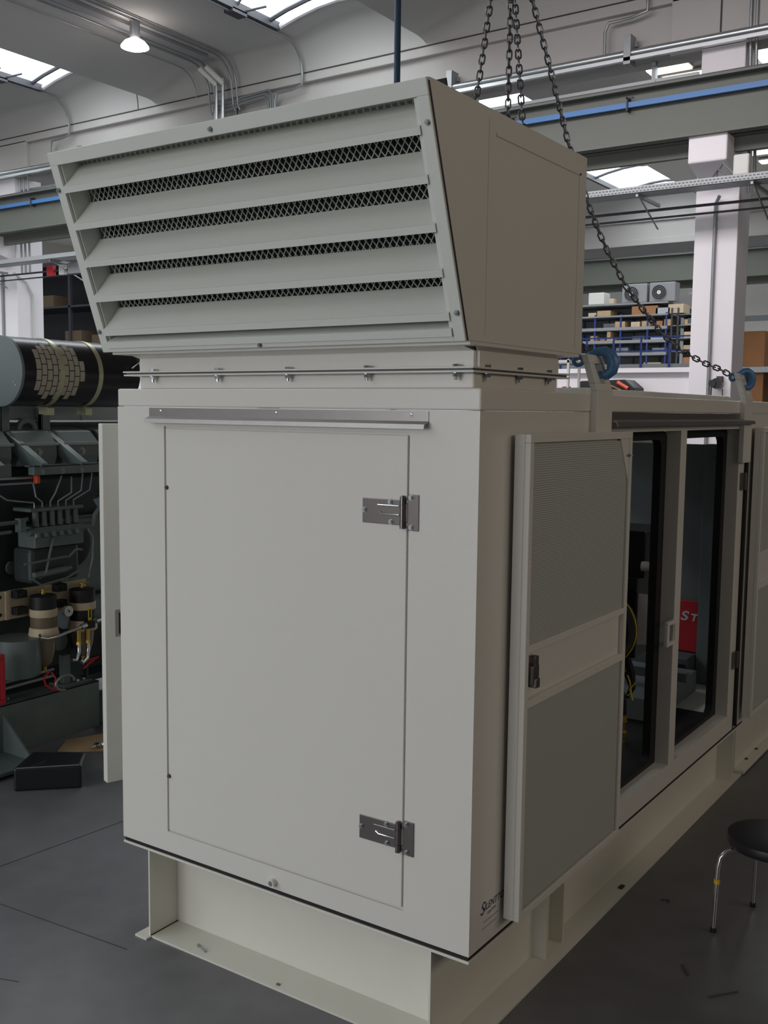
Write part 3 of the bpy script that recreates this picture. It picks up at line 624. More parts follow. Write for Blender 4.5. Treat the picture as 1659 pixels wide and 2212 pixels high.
# lettering on the side
T = lambda y, z: R3(((0, 1, 0), (0, 0, 1), (1, 0, 0)), (W + 0.0008, y, z))
text('logo_lettering', 'S', NAVY, 0.062, T(0.075, 0.535), E_, 0.35, 0.0002)
text('logo_lettering', 'ILENTTOR', NAVY, 0.036, T(0.104, 0.543), E_, 0.3, 0.0002)
text('logo_lettering', 's.r.l.', NAVY, 0.026, T(0.262, 0.545), E_, 0.3, 0.0002)
m_ = MB()
for (a, b, z, h) in ((0.13, 0.158, 0.522, 0.009), (0.162, 0.19, 0.525, 0.008), (0.10, 0.215, 0.500, 0.0035), (0.09, 0.20, 0.478, 0.003)):
    y = a
    while y < b: m_.box(W, W + 0.0006, y, y + 0.004, z, z + h); y += 0.0062
m_.build('small_print', GREYP, E_)
# ---- folded-back right door
RD = MB(); RD.box(1.760, 1.800, 0.222, 1.180, 0.472, 2.222)
RD.frame(1.800, 1.822, 0.222, 1.180, 0.472, 2.222, 0.030)
RD.box(1.800, 1.822, 0.252, 1.150, 1.452, 1.478).box(1.800, 1.822, 0.252, 1.150, 1.252, 1.280)
RD = RD.build('side_door', WHITE, E_, bevel=0.003)
m_ = MB(); m_.box(1.800, 1.812, 0.260, 1.142, 1.478, 2.185).box(1.800, 1.812, 0.260, 1.142, 0.510, 1.252); m_.build('perforated_lining', PERF, RD)
m_ = MB(); m_.prism([(1.812, 1.06, 2.192), (1.812, 1.150, 2.192), (1.812, 1.150, 2.02)], (0.004, 0, 0)); m_.build('corner_gusset', WHITE, RD)
MB().tube([(1.815, 1.125, 2.122), (1.815, 1.20, 2.122)], 0.005, 8).cyl((1.815, 1.150, 2.122), (1.815, 1.160, 2.122), 0.009, 12).build('door_stay_pin', ZINC, RD)
m_ = MB(); m_.box(1.80, 1.835, 0.262, 0.312, 1.335, 1.405).box(1.80, 1.83, 0.285, 0.318, 1.375, 1.435).box(1.80, 1.845, 0.27, 0.30, 1.325, 1.36); m_.build('latch', STEELD, RD, bevel=0.004)
# ---- folded-back left door
a = math.radians(18)
LM = R3(((math.cos(a), -math.sin(a), 0), (math.sin(a), math.cos(a), 0), (0, 0, 1)), (-0.383, 0.24, 0))
LD = MB().box(-0.045, 0.0, 0.0, 0.90, 0.50, 2.22, LM).build('side_door', WHITE, E_, bevel=0.003)
m_ = MB(); m_.box(0.0, 0.003, 0.05, 0.13, 1.208, 1.338, LM); m_.build('latch_plate', STEEL, LD, bevel=0.002)
MB().box(0.003, 0.0045, 0.068, 0.12, 1.222, 1.324, LM).build('latch_recess', RUBBER, LD)
for z in (0.9, 1.9): MB().box(-0.15, 0.0, 1.06, 1.10, z, z + 0.09).build('side_hinge', STEELD, E_)
# ---- far right door, folded back along the side
FD = MB(); FD.box(1.765, 1.80, 3.30, 4.25, 0.47, 2.222).frame(1.80, 1.822, 3.30, 4.25, 0.47, 2.222, 0.03)
FD.box(1.80, 1.822, 3.33, 4.22, 1.452, 1.478).box(1.80, 1.822, 3.33, 4.22, 1.252, 1.28)
FD = FD.build('side_door', WHITE, E_, bevel=0.003)
MB().box(1.80, 1.812, 3.345, 4.21, 1.478, 2.185).box(1.80, 1.812, 3.345, 4.21, 0.51, 1.252).build('perforated_lining', PERF, FD)
for z in (1.86, 0.80): MB().box(W, W + 0.012, 3.10, 3.16, z, z + 0.10).cyl((W + 0.014, 3.17, z), (W + 0.014, 3.17, z + 0.10), 0.011, 12).build('side_hinge', STEELD, E_)
MB().box(W, W + 0.018, 3.185, 3.215, Z0 + 0.02, 2.28).build('hinge_gap_strip', RUBBER, E_)
# catch plate on the middle post
m_ = MB(); m_.box(1.735, 1.752, 1.925, 2.06, 1.255, 1.275).box(1.735, 1.752, 1.925, 2.06, 1.150, 1.170).box(1.735, 1.752, 1.925, 1.955, 1.170, 1.255).box(1.735, 1.752, 2.04, 2.06, 1.170, 1.255); m_.build('catch_plate', WHITE, E_, bevel=0.002)
# low raised cover on the roof
m_ = MB(); m_.prism([(0.5, 2.0, Z1), (0.5, 2.0, 2.425), (0.5, 4.55, 2.425), (0.5, 4.78, Z1)], (0.75, 0, 0)); m_.build('roof_cover', WHITE, E_, bevel=0.01)
# ---- lifting lugs (both sides)
def lug(xs, y0, sgn):
    m_ = MB(); x = xs
    m_.box(min(x, x + sgn * 0.03), max(x, x + sgn * 0.03), y0, y0 + 0.16, 2.02, 2.385)
    def sh(ya, yb, za, zb):
        f = lambda z: -sgn * 0.045 * (z - 2.385) / 0.14
        pts = [(x + f(za), ya, za), (x + f(za), yb, za), (x + f(zb), yb - 0.02 * (zb - 2.385) / 0.14, zb), (x + f(zb), ya, zb)]
        m_.prism(pts, (sgn * 0.03, 0, 0))
    sh(y0, y0 + 0.16, 2.385, 2.415); sh(y0, y0 + 0.055, 2.415, 2.495); sh(y0 + 0.105, y0 + 0.16, 2.415, 2.495); sh(y0, y0 + 0.16, 2.495, 2.53)
    m_.build('lifting_lug', WHITE, E_, bevel=0.003)
for y0 in (0.90, 3.04): lug(W, y0, 1); lug(0.0, y0, -1)
# ---- interior seen through the doorways
m_ = MB(); m_.box(0.05, 1.221, 4.20, 4.24, 0.42, 2.085); m_.build('bulkhead', IRON, E_)
m_ = MB(); m_.box(1.228, 1.62, 4.10, 4.24, 0.42, 2.09).box(1.25, 1.62, 4.08, 4.10, 2.00, 2.01); m_.build('inner_cabinet', IRON, E_, bevel=0.004)
MB().box(0.1, W - 0.08, 0.3, 6.3, 0.402, 0.412).build('floor_plate', SKIDM, E_)
A_ = thing('alternator', (0.95, 3.9, 0.42), 'grey alternator base with red brand panel glimpsed through the far doorway', 'alternator')
MB().box(0.5, 1.222, 3.95, 4.19, 0.44, 0.62).box(0.4, 1.222, 4.0, 4.19, 0.42, 0.50).build('base', IRON2, A_, bevel=0.01)
o = MB().box(0.85, 1.220, 4.13, 4.16, 0.628, 0.988).build('red_panel', RED, A_, bevel=0.004)
text('lettering', 'S', PLASTW, 0.092, R3(((1.25, 0, 0), (0, 0, 1), (0, -1, 0)), (1.098, 4.128, 0.850)), A_, 0.2, 0.001, off=0.0025)
text('lettering', 'T', PLASTW, 0.072, R3(((1.2, 0, 0), (0, 0, 1), (0, -1, 0)), (1.166, 4.128, 0.850)), A_, 0.2, 0.001, off=0.002)
MB().box(1.04, 1.20, 3.94, 3.95, 0.555, 0.575).box(0.98, 1.15, 3.94, 3.95, 0.48, 0.50).build('slot', RUBBER, A_)
G_ = thing('engine', (0.9, 2.4, 0.42), 'black engine parts inside the enclosure, seen through the near doorway', 'engine')
MB().box(0.45, 1.395, 2.55, 2.95, 1.375, 1.64).box(0.5, 1.34, 2.6, 2.95, 0.9, 1.4).box(1.30, 1.36, 2.54, 2.6, 1.30, 1.38).build('block', BLACKG, G_, bevel=0.01)
MB().lathe((1.20, 2.45, 1.10), [(0.10, -0.04), (0.20, -0.02), (0.215, 0.06), (0.20, 0.12)], 32, 'Y').build('flywheel_housing', BLACKG, G_, smooth=True)
MB().lathe((1.40, 2.56, 1.445), [(0.03, -0.02), (0.028, 0.0), (0.026, 0.02), (0.03, 0.035), (0.022, 0.04), (0.022, 0.055)], 18, 'X').build('cap', PLASTW, G_, smooth=True)
MB().tube([(1.20 + 0.218 * math.cos(q), 2.40, 1.10 + 0.218 * math.sin(q)) for q in [math.radians(d_) for d_ in range(80, -85, -12)]], 0.004, 6).tube([(1.26, 2.42, 1.24), (1.30, 2.41, 1.27), (1.31, 2.41, 1.31)], 0.004, 6).build('yellow_edge_cable', YELLOW, G_)
MB().prism([(1.30, 2.62, 1.275), (1.437, 2.62, 1.275), (1.437, 2.62, 1.06), (1.40, 2.62, 0.99), (1.34, 2.62, 0.98)], (0, 0.01, 0)).build('bright_background', PAPER, G_)  # white sheet standing in for the bright background past the flywheel
MB().tube([(1.31, 2.55, 0.90), (1.35, 2.5, 0.84), (1.37, 2.5, 0.76), (1.34, 2.5, 0.70)], [0.03, 0.035, 0.02, 0.012], 8).build('cable_bundle', BLACKG, G_)
m_ = MB(); m_.tube([(1.335, 2.48, 0.86), (1.37, 2.46, 0.80), (1.38, 2.46, 0.74), (1.36, 2.46, 0.72)], 0.004, 6).tube([(1.40, 2.46, 0.80), (1.37, 2.46, 0.76), (1.39, 2.46, 0.70)], 0.004, 6); m_.build('yellow_wire', YELLOW, G_)
m_ = MB(); m_.lathe((1.30, 2.55, 0.42), [(0.018, 0.0), (0.018, 0.02), (0.03, 0.03), (0.03, 0.06), (0.018, 0.07), (0.018, 0.11), (0.028, 0.12), (0.024, 0.16)], 12); m_.build('drain_valve', BRASS, G_, smooth=True)
MB().tube([(1.30, 2.55, 0.58), (1.30, 2.55, 0.66), (1.28, 2.55, 0.72)], 0.022, 10).build('valve_hose', BLACKG, G_, smooth=True)
MB().cyl((1.31, 2.35, 0.42), (1.31, 2.35, 0.45), 0.04, 14).build('valve_wheel', RED, G_)
MB().box(0.4, 1.42, 3.3, 3.36, 0.62, 0.68).box(0.4, 1.30, 3.0, 3.9, 0.42, 0.56).build('mounting_rail', IRON, G_, bevel=0.005)

# ================================================================== INTAKE HOOD
H_ = thing('intake_hood', (0.87, 0.25, Z1), 'cream air-intake hood with slanted louvres and mesh on top of the enclosure', 'air intake hood')
HX0, HX1 = 0.010, 1.733; HB = (-0.066, 2.5256); HT = (-0.328, 3.2725); HY2 = 0.825
vdir = Vector((0, -0.3313, 0.9435)); wdir = Vector((0, -0.9435, -0.3313)); HL = 0.7916
def HP(u, v, w_): return Vector((u, HB[0], HB[1])) + vdir * v + wdir * w_
HM = R3(((1, 0, 0), tuple(vdir), tuple(wdir)), (0, HB[0], HB[1]))     # local (u,v,w) -> world
m_ = MB()
for x in (HX0, HX1 - 0.02):
    m_.prism([(x, HB[0], HB[1]), (x, HT[0], HT[1]), (x, HY2, HT[1]), (x, HY2, HB[1])], (0.02, 0, 0))
m_.prism([(HX0 + 0.02, HT[0], HT[1] - 0.02), (HX0 + 0.02, HT[0], HT[1]), (HX0 + 0.02, HY2 - 0.02, HT[1]), (HX0 + 0.02, HY2 - 0.02, HT[1] - 0.02)], (HX1 - HX0 - 0.04, 0, 0))
m_.box(HX0 + 0.02, HX1 - 0.02, HY2 - 0.02, HY2, HB[1] + 0.02, HT[1])
m_.prism([(HX0 + 0.02, HB[0], HB[1]), (HX0 + 0.02, HB[0] - 0.006, HB[1] + 0.02), (HX0 + 0.02, HY2, HB[1] + 0.02), (HX0 + 0.02, HY2, HB[1])], (HX1 - HX0 - 0.04, 0, 0))
m_.build('shell', WHITE, H_)
m_ = MB(); m_.box(0.05, 1.70, 0.001, 0.78, -0.16, -0.15, HM); m_.build('interior_shade_sheet', DARKIN, H_)  # near-black sheet standing in for the shade inside the hood
# pressed lines on the side panel
m_ = MB(); x = HX1
m_.box(x, x + 0.003, 0.040, 0.050, HB[1] + 0.02, HT[1] - 0.03)
m_.box(x, x + 0.004, 0.09, 0.765, HT[1] - 0.078, HT[1] - 0.066).box(x, x + 0.004, 0.753, 0.765, HB[1] + 0.02, HT[1] - 0.07)
m_.build('pressed_seam', WHITE, H_)
MB().box(HX1 - 0.004, HX1 + 0.0008, 0.0, HL - 0.01, 0.0, 0.004, HM).build('edge_gap', RUBBER, H_)
LF = MB(); LF.box(HX0 - 0.004, HX1 - 0.003, 0.742, HL, 0.0, 0.014, HM).box(HX0 - 0.004, 0.048, 0.0, 0.742, 0.0, 0.014, HM).box(1.688, HX1 - 0.003, 0.0, 0.742, 0.0, 0.014, HM).box(0.048, 1.688, 0.0, 0.018, 0.0, 0.014, HM)
LF.box(0.048, 0.054, 0.0, 0.742, -0.10, 0.0, HM).box(1.672, 1.690, 0.0, 0.742, -0.10, 0.006, HM)
LF = LF.build('louvre_frame', WHITE2, H_, bevel=0.002)
for vt, lh, bk, rise in ((0.660, 0.023, 0.09, 0.066), (0.518, 0.023, 0.09, 0.066), (0.373, 0.024, 0.09, 0.066), (0.233, 0.024, 0.09, 0.066), (0.094, 0.024, 0.09, 0.066), (0.043, 0.025, 0.06, 0.018)):
    m_ = MB()
    prof = [(vt - lh, 0.020), (vt, 0.020), (vt + 0.002, 0.015), (vt + rise, -bk), (vt + rise - 0.003, -bk), (vt - 0.003, 0.013), (vt - lh, 0.017)]
    m_.prism([HP(0.050, v, w_) for v, w_ in prof], (1.637, 0, 0)); m_.build('louvre_blade', WHITE2, H_)
MESHW = mat('mesh_wire_grey_cream', (0.66, 0.67, 0.60), 0.45)
m_ = MB(); du, dv = 0.0135, 0.0185; u0, u1, v0, v1 = 0.07, 1.672, 0.03, 0.745
k = -60
while k < 130:
    for sg in (1, -1):
        # line: u = ub + sg*(v-v0)*du/dv
        ub = u0 + k * 2 * du; pa = None
        va, vb = v0, v1
        f = lambda v: ub + sg * (v - v0) * du / dv
        g_ = lambda u: v0 + (u - ub) * dv / du * sg
        ua, uz = f(va), f(vb)
        lo, hi = min(ua, uz), max(ua, uz)
        if hi <= u0 or lo >= u1: continue
        if ua < u0: va = g_(u0)
        if ua > u1: va = g_(u1)
        if uz < u0: vb = g_(u0)
        if uz > u1: vb = g_(u1)
        if vb - va < 0.01: continue
        m_.tube([HP(f(va), va, -0.095), HP(f(vb), vb, -0.095)], 0.0021, 4, cap=False)
    k += 1
m_.build('wire_mesh', MESHW, H_)
bolts([HP(u, v, 0.014) for u, v in ((0.862, 0.764), (1.713, 0.668), (1.715, 0.093), (0.866, 0.010), (0.018, 0.651), (0.022, 0.087))], wdir, 0.0075, 0.007, 'frame_bolt', ZINC, H_)
# neck and bolted flange
m_ = MB(); m_.prism([(0.083, 0.05, 2.446), (0.083, 0.05, 2.50), (0.05, -0.02, 2.5256), (0.05, 0.78, 2.5256), (0.083, 0.70, 2.50), (0.083, 0.70, 2.446)], (1.605, 0, 0))
m_.box(0.03, 1.730, -0.05, 0.81, 2.513, 2.5255); m_.build('neck', WHITE, H_)
m_ = MB(); m_.box(1.688, 1.70, 0.07, 0.69, 2.4465, 2.50).prism([(1.688, 0.07, 2.5), (1.688, 0.69, 2.5), (1.72, 0.77, 2.5256), (1.72, 0.0, 2.5256)], (0.002, 0, 0)); m_.build('neck_side', WHITE, H_, bevel=0.002)
m_ = MB(); m_.box(0.034, 1.716, 0.0, 0.76, 2.4395, 2.446).build('upper_flange', WHITE, H_, bevel=0.0015)
m_ = MB(); m_.box(0.036, 1.716, 0.003, 0.76, 2.4265, 2.433).build('lower_flange', WHITE, E_, bevel=0.0015)
m_ = MB(); m_.box(0.083, 1.69, 0.05, 0.70, Z1, 2.4265).build('lower_neck', WHITE, E_, bevel=0.006)
MB().box(0.045, 1.708, 0.01, 0.75, 2.433, 2.4395).build('flange_gasket', IRON2, H_)
for bx_, by_ in [(0.184, 0.028), (0.548, 0.028), (0.906, 0.028), (1.269, 0.028), (1.634, 0.028), (1.703, 0.12), (1.703, 0.36), (1.703, 0.60)]:
    m_ = MB(); m_.cyl((bx_, by_, 2.446), (bx_, by_, 2.455), 0.012, 6).cyl((bx_, by_, 2.4265), (bx_, by_, 2.4245), 0.015, 12).cyl((bx_, by_, 2.4245), (bx_, by_, 2.413), 0.011, 6).cyl((bx_, by_, 2.413), (bx_, by_, 2.402), 0.006, 8); m_.build('flange_bolt', ZINC, H_)
m_ = MB(); m_.tube([(1.45 + 0.03 * math.cos(q), 0.74, 3.285 + 0.03 * math.sin(q)) for q in [2 * PI * k / 16 for k in range(16)]], 0.008, 8, closed=True); m_.build('lifting_eye', WHITE, H_, smooth=True)

# ================================================================== CHAIN SLING
APEX = Vector((0.87, 1.76, 4.83))
lk = MB()
pts = [(0.0, 0.0155 * math.cos(a), 0.0) for a in ()]
pth = []
for k in range(8): a = PI * k / 7; pth.append((0.0, 0.0125 * math.cos(a), 0.0125 + 0.0125 * math.sin(a)))
for k in range(8): a = PI + PI * k / 7; pth.append((0.0, 0.0125 * math.cos(a), -0.0125 + 0.0125 * math.sin(a)))
lk.tube(pth, 0.0045, 7, closed=True)
LINK = None
def chain(poly, label):
    global LINK
    t = thing('lifting_chain', tuple(poly[-1]), label, 'chain', 'legs of the four-legged chain sling')
    P_ = [Vector(p) for p in poly]; seg = [(b - a).length for a, b in zip(P_, P_[1:])]; L = sum(seg); pitch = 0.0385
    n = min(99, int(L / pitch)); pitch = L / n
    for i in range(n):
        d = (i + 0.5) * pitch; k = 0
        while k < len(seg) - 1 and d > seg[k]: d -= seg[k]; k += 1
        dr = (P_[k + 1] - P_[k]).normalized(); p = P_[k] + dr * d
        if LINK is None:
            LINK = lk.build('link', CHAIN, t, smooth=True); o = LINK
        else:
            o = LINK.copy(); COL.objects.link(o); o.parent = t; o.matrix_parent_inverse = WM[t.name].inverted()
        q = dr.to_track_quat('Z', 'Y').to_matrix().to_4x4() @ Matrix.Rotation(PI / 2 * (i % 2) + 0.3, 4, 'Z')
        o.matrix_basis = Matrix.Translation(p) @ q
    return t
def cat(a, b, sag, n=14):
    a, b = Vector(a), Vector(b); out = []
    for k in range(n + 1):
        s = k / n; p = a.lerp(b, s); p.z -= sag * 4 * s * (1 - s); out.append(p)
    return out
chain([APEX, (0.81, 1.704, 4.325), (0.765, 1.663, 3.867), (0.45, 1.37, 3.1), (0.06, 1.02, 2.60)], 'leftmost chain leg running down behind the hood, seen above the hood corner')
chain([APEX, (0.884, 1.773, 4.332), (0.874, 1.79, 3.797), (0.55, 2.2, 3.0), (0.08, 2.99, 2.58)], 'second chain leg from the left, hanging nearly straight down behind the hood')
chain([APEX, (0.955, 1.682, 4.288), (1.06, 1.586, 3.695), (1.30, 1.30, 3.0), (1.645, 1.06, 2.55)], 'third chain leg from the left, going to the near blue hook')
FRP = [APEX, (0.948, 1.883, 4.354), (1.006, 1.974, 4.056), (1.075, 2.084, 3.681), (1.145, 2.194, 3.394), (1.191, 2.266, 3.231), (1.225, 2.319, 3.13), (1.286, 2.415, 2.973), (1.345, 2.51, 2.863), (1.417, 2.622, 2.737), (1.478, 2.719, 2.66), (1.531, 2.802, 2.617), (1.583, 2.884, 2.581), (1.640, 2.97, 2.552), (1.675, 3.03, 2.525)]
chain(FRP, 'long slack chain leg hanging from upper right down to the far blue hook')
t = thing('master_link', tuple(APEX), 'steel ring joining the four chain legs above the picture', 'ring')
MB().tube([(APEX.x + 0.06 * math.cos(a), APEX.y, APEX.z + 0.06 + 0.08 * math.sin(a)) for a in [2 * PI * k / 20 for k in range(20)]], 0.012, 8, closed=True).build('ring', CHAIN, t, smooth=True)
one(MB().tube([(APEX.x, APEX.y, APEX.z + 0.12), (APEX.x, APEX.y, 7.7)], 0.02, 8), 'hoist_rope', CHAIN, 'hoist rope holding the chain sling, above the picture', 'rope')
def hook(c, dr, label, sc=0.72):
    dr = Vector(dr).normalized(); c = Vector(c)
    t = thing('sling_hook', tuple(c), label, 'hook')
    f = lambda s, z: c + dr * s * sc + Vector((0, 0, z * sc))
    P_ = [(0.085, 0.035), (0.05, 0.052), (0.01, 0.075), (-0.03, 0.078), (-0.065, 0.055), (-0.08, 0.015), (-0.072, -0.03), (-0.045, -0.055), (-0.015, -0.055), (0.0, -0.035)]
    R_ = [0.02, 0.021, 0.024, 0.029, 0.034, 0.036, 0.033, 0.028, 0.02, 0.009]
    MB().tube([f(*p) for p in P_], [r * sc for r in R_], 12).build('hook_body', HOOK, t, smooth=True)
    e = MB(); e.tube([f(0.115 + 0.026 * math.cos(a), 0.025 + 0.026 * math.sin(a)) for a in [2 * PI * k / 18 for k in range(18)]], 0.012 * sc, 10, closed=True); e.build('hook_eye', HOOK, t, smooth=True)
    MB().tube([f(0.08, 0.02), f(0.055, -0.03), f(0.02, -0.05)], [0.008 * sc, 0.012 * sc, 0.009 * sc], 8).build('latch', HOOK, t, smooth=True)
hook((1.735, 1.00, 2.49), (-0.75, -0.35, 0), 'blue painted sling hook hooked in the near lifting lug')
hook((1.735, 3.125, 2.49), (-0.85, -1.34, 0), 'blue painted sling hook hooked in the far lifting lug at the right')
hook((-0.015, 0.98, 2.47), (0.87, 0.75, 0), 'blue sling hook in the rear left lug, hidden behind the hood')
hook((-0.015, 3.12, 2.47), (0.87, -1.3, 0), 'blue sling hook in the far left lug, hidden behind the roof')

# ================================================================== ENGINE AT THE LEFT
N_ = thing('diesel_engine', (-2.7, 1.3, 0.0), 'big dark green-grey diesel engine on its own skid at the left', 'engine')
def P(mb, name, m, parent=N_, **k): return mb.build(name, m, parent, **k)
P(MB().box(-2.335, -2.325, -0.6, 1.83, 0.03, 0.352).box(-2.52, -2.325, -0.6, 1.83, 0.342, 0.352).box(-2.43, -2.325, -0.6, 1.83, 0.02, 0.03), 'skid_rail', ENG, bevel=0.002)
P(MB().box(-4.0, -3.9, -0.6, 1.83, 0.02, 0.35), 'skid_rail', ENG)
P(MB().box(-2.325, -1.98, 0.2, 1.06, 0.02, 0.045), 'mounting_foot', ENG, bevel=0.004)
P(MB().prism([(-2.325, 1.035, 0.045), (-2.02, 1.035, 0.045), (-2.325, 1.035, 0.29)], (0, 0.012, 0)), 'foot_gusset', ENG)
P(MB().box(-2.47, -2.42, 1.60, 1.66, 0.352, 0.56).box(-2.52, -2.36, 1.55, 1.80, 0.352, 0.365), 'engine_mount', ENG, bevel=0.004)
P(MB().box(-2.45, -2.36, 1.0, 1.08, 0.352, 0.42), 'engine_mount', ENG, bevel=0.004)
bolts([(-2.39, y, 0.365) for y in (1.70, 1.75, 1.06, 1.12)], (0, 0, 1), 0.012, 0.012, 'mount_bolt', ZINC, N_)
P(MB().box(-3.4, -2.62, 0.1, 2.6, 0.42, 1.45).box(-3.3, -2.70, 0.3, 2.5, 0.30, 0.42), 'crankcase', ENGD, bevel=0.03)
P(MB().prism([(-2.62, 0.3, 1.45), (-2.42, 0.3, 1.80), (-2.60, 0.3, 1.92), (-3.0, 0.3, 1.55)], (0, 2.2, 0)), 'cylinder_bank', ENGD, bevel=0.02)
for k in range(7):
    y = 0.75 + k * 0.19; P(MB().lathe((-2.60, y, 0.62), [(0.065, 0), (0.065, 0.02), (0.05, 0.03)], 16, 'X'), 'inspection_cover', ENG, smooth=True)
    P(MB().lathe((-2.60, y, 1.20), [(0.045, 0), (0.045, 0.02)], 12, 'X'), 'inspection_cover', ENG, smooth=True)
for y in (0.86, 1.215, 1.57, 1.925):
    o = P(MB().prism([(-2.70, y, 1.90), (-2.36, y, 1.90), (-2.33, y, 1.96), (-2.33, y, 2.05), (-2.42, y, 2.13), (-2.66, y, 2.16), (-2.74, y, 2.08)], (0, 0.30, 0)), 'rocker_cover', ENG, bevel=0.012)
    q = MB(); q.box(-2.35, -2.315, y - 0.005, y + 0.305, 2.035, 2.055).hexbolt((-2.33, y + 0.15, 1.99), (1, 0, 0), 0.02, 0.015); P(q, 'cover_rim', ENGL, o, bevel=0.003)
P(MB().box(-3.7, -2.82, -0.6, 2.9, 1.4, 2.19).box(-3.7, -3.2, -0.6, 2.9, 0.36, 1.4), 'far_cylinder_bank', ENGD, bevel=0.03)
P(MB().box(-3.9, -2.52, -0.6, 2.9, 0.30, 0.345).box(-3.9, -2.45, 1.82, 1.84, 0.30, 0.9), 'drip_tray', ENGD)
# light intake duct and dark gap
P(MB().box(-2.80, -2.55, 0.2, 2.3, 2.20, 2.36), 'intake_duct', ENGL, bevel=0.006)
bolts([(-2.55, y, 2.215) for y in (1.18, 1.24, 1.48, 1.54, 1.90)], (1, 0, 0), 0.014, 0.01, 'duct_bolt', ENGL, N_)
q = MB(); q.tube([(-2.5 , 1.40 + 0.07 * math.cos(a), 2.13 + 0.07 * math.sin(a)) for a in [PI * k / 10 for k in range(11)]], 0.022, 10); P(q, 'lifting_ring', ENG, smooth=True)
# silencer brackets and rail
for y in (0.85, 1.17, 1.49):
    P(MB().box(-2.50, -2.46, y, y + 0.07, 2.06, 2.34).box(-2.53, -2.46, y, y + 0.012, 2.06, 2.34), 'silencer_post', ENG, bevel=0.003)
    a, b = Vector((-2.47, y + 0.02, 2.09)), Vector((-2.15, y + 0.06, 1.89)); n = Vector((0.02, 0, 0.032))
    P(MB().prism([a - n, b - n, b + n, a + n], (0, 0.012, 0)).prism([a + n, b + n, b + n + Vector((0, 0.05, 0)), a + n + Vector((0, 0.05, 0))], (0.003, 0, 0.006)), 'diagonal_brace', ENG)
P(MB().box(-2.20, -2.14, 1.18, 2.2, 1.855, 1.915).box(-2.24, -2.14, 1.18, 2.2, 1.905, 1.915), 'support_rail', ENG, bevel=0.003)
bolts([(-2.14, y, 1.875) for y in (1.24, 1.40, 1.55)], (1, 0, 0), 0.015, 0.012, 'rail_bolt', GALVD, N_)
P(MB().tube([(-2.25, 0.5, 1.835), (-2.25, 1.30, 1.835)], 0.009, 8).tube([(-2.25, 0.5, 1.80), (-2.25, 1.30, 1.80)], 0.007, 8), 'control_rod', GALV, smooth=True)
P(MB().box(-2.30, -2.26, 0.98, 1.10, 1.84, 1.93), 'lever_plate', ENG)
P(MB().box(-2.24, -2.20, 1.235, 1.285, 1.85, 1.90).box(-2.24, -2.20, 1.245, 1.275, 1.795, 1.85), 'orange_clip', ORANGE, bevel=0.008)
# injection pump with six elements and fuel lines
P(MB().box(-2.46, -2.28, 1.28, 1.68, 1.36, 1.50).box(-2.48, -2.30, 1.26, 1.70, 1.60, 1.625).tube([(-2.30, 1.24, 1.47), (-2.30, 1.76, 1.47)], 0.028, 10), 'injection_pump', ENG, bevel=0.006)
for k in range(6):
    y = 1.31 + k * 0.064
    P(MB().tube([(-2.29, y - 0.012, 1.50), (-2.33, y + 0.015, 1.60)], 0.021, 12).cyl((-2.28, y - 0.015, 1.46), (-2.27, y - 0.017, 1.43), 0.018, 8), 'pump_element', ENG, smooth=True)
    tops = [(-2.35, 0.98, 1.78), (-2.3, 1.29, 1.80), (-2.3, 1.52, 1.83), (-2.3, 1.60, 1.82), (-2.28, 1.68, 1.84), (-2.28, 1.76, 1.84)][k]
    mid = Vector(tops).lerp(Vector((-2.31, y, 1.63)), 0.45) + Vector((0.02, 0.03 if k > 2 else -0.03, -0.02))
    P(MB().tube([(-2.32, y, 1.62), (-2.32, y, 1.66), tuple(mid), tops], 0.0055, 7), 'injection_line', ENGL, smooth=True)
P(MB().tube([(-2.3, 0.8, 1.54), (-2.3, 1.14, 1.545), (-2.3, 1.24, 1.56)], 0.014, 8).tube([(-2.28, 0.8, 1.48), (-2.28, 1.1, 1.49)], 0.012, 8).box(-2.32, -2.26, 1.16, 1.20, 1.48, 1.57), 'governor_linkage', ENG, smooth=True)
P(MB().box(-2.50, -2.30, 1.26, 1.66, 1.12, 1.36), 'pump_housing', ENGD, bevel=0.03)
for k, pts in enumerate([[(-2.27, 1.42, 1.42), (-2.25, 1.38, 1.35), (-2.25, 1.34, 1.2), (-2.27, 1.30, 1.16)], [(-2.26, 1.70, 1.46), (-2.24, 1.73, 1.40), (-2.24, 1.72, 1.25), (-2.26, 1.70, 1.12)], [(-2.26, 1.18, 1.27), (-2.24, 1.3, 1.28), (-2.24, 1.5, 1.29)], [(-2.25, 1.52, 1.28), (-2.24, 1.58, 1.33), (-2.25, 1.64, 1.32)], [(-2.26, 1.22, 1.18), (-2.25, 1.30, 1.12), (-2.25, 1.5, 1.14), (-2.24, 1.6, 1.18)]]):
    P(MB().tube(pts, 0.008, 7), 'oil_line', ENG, smooth=True)
P(MB().tube([(-2.27, 1.26, 1.185), (-2.27, 1.52, 1.20)], 0.022, 10).cyl((-2.27, 1.52, 1.20), (-2.27, 1.56, 1.205), 0.014, 8), 'oil_cooler_pipe', ENG, smooth=True)
P(MB().lathe((-2.50, 1.76, 1.32), [(0.02, -0.1), (0.16, -0.09), (0.16, 0.0), (0.10, 0.02)], 28, 'X'), 'flywheel_guard', RUBBER, smooth=True)
P(MB().box(-2.75, -2.55, 1.75, 2.6, 0.95, 1.50).box(-2.60, -2.54, 1.80, 2.6, 1.50, 1.52), 'side_cover', ENG, bevel=0.02)
P(MB().lathe((-2.42, 1.9, 0.85), [(0.10, -0.3), (0.10, 0.3)], 20, 'Y'), 'starter_motor', ENG, smooth=True)
P(MB().tube([(-2.28, 1.79, 1.66), (-2.26, 1.80, 1.60), (-2.27, 1.77, 1.55), (-2.28, 1.76, 1.47)], [0.022, 0.012, 0.018, 0.01], 8), 'sensor', ENG, smooth=True)
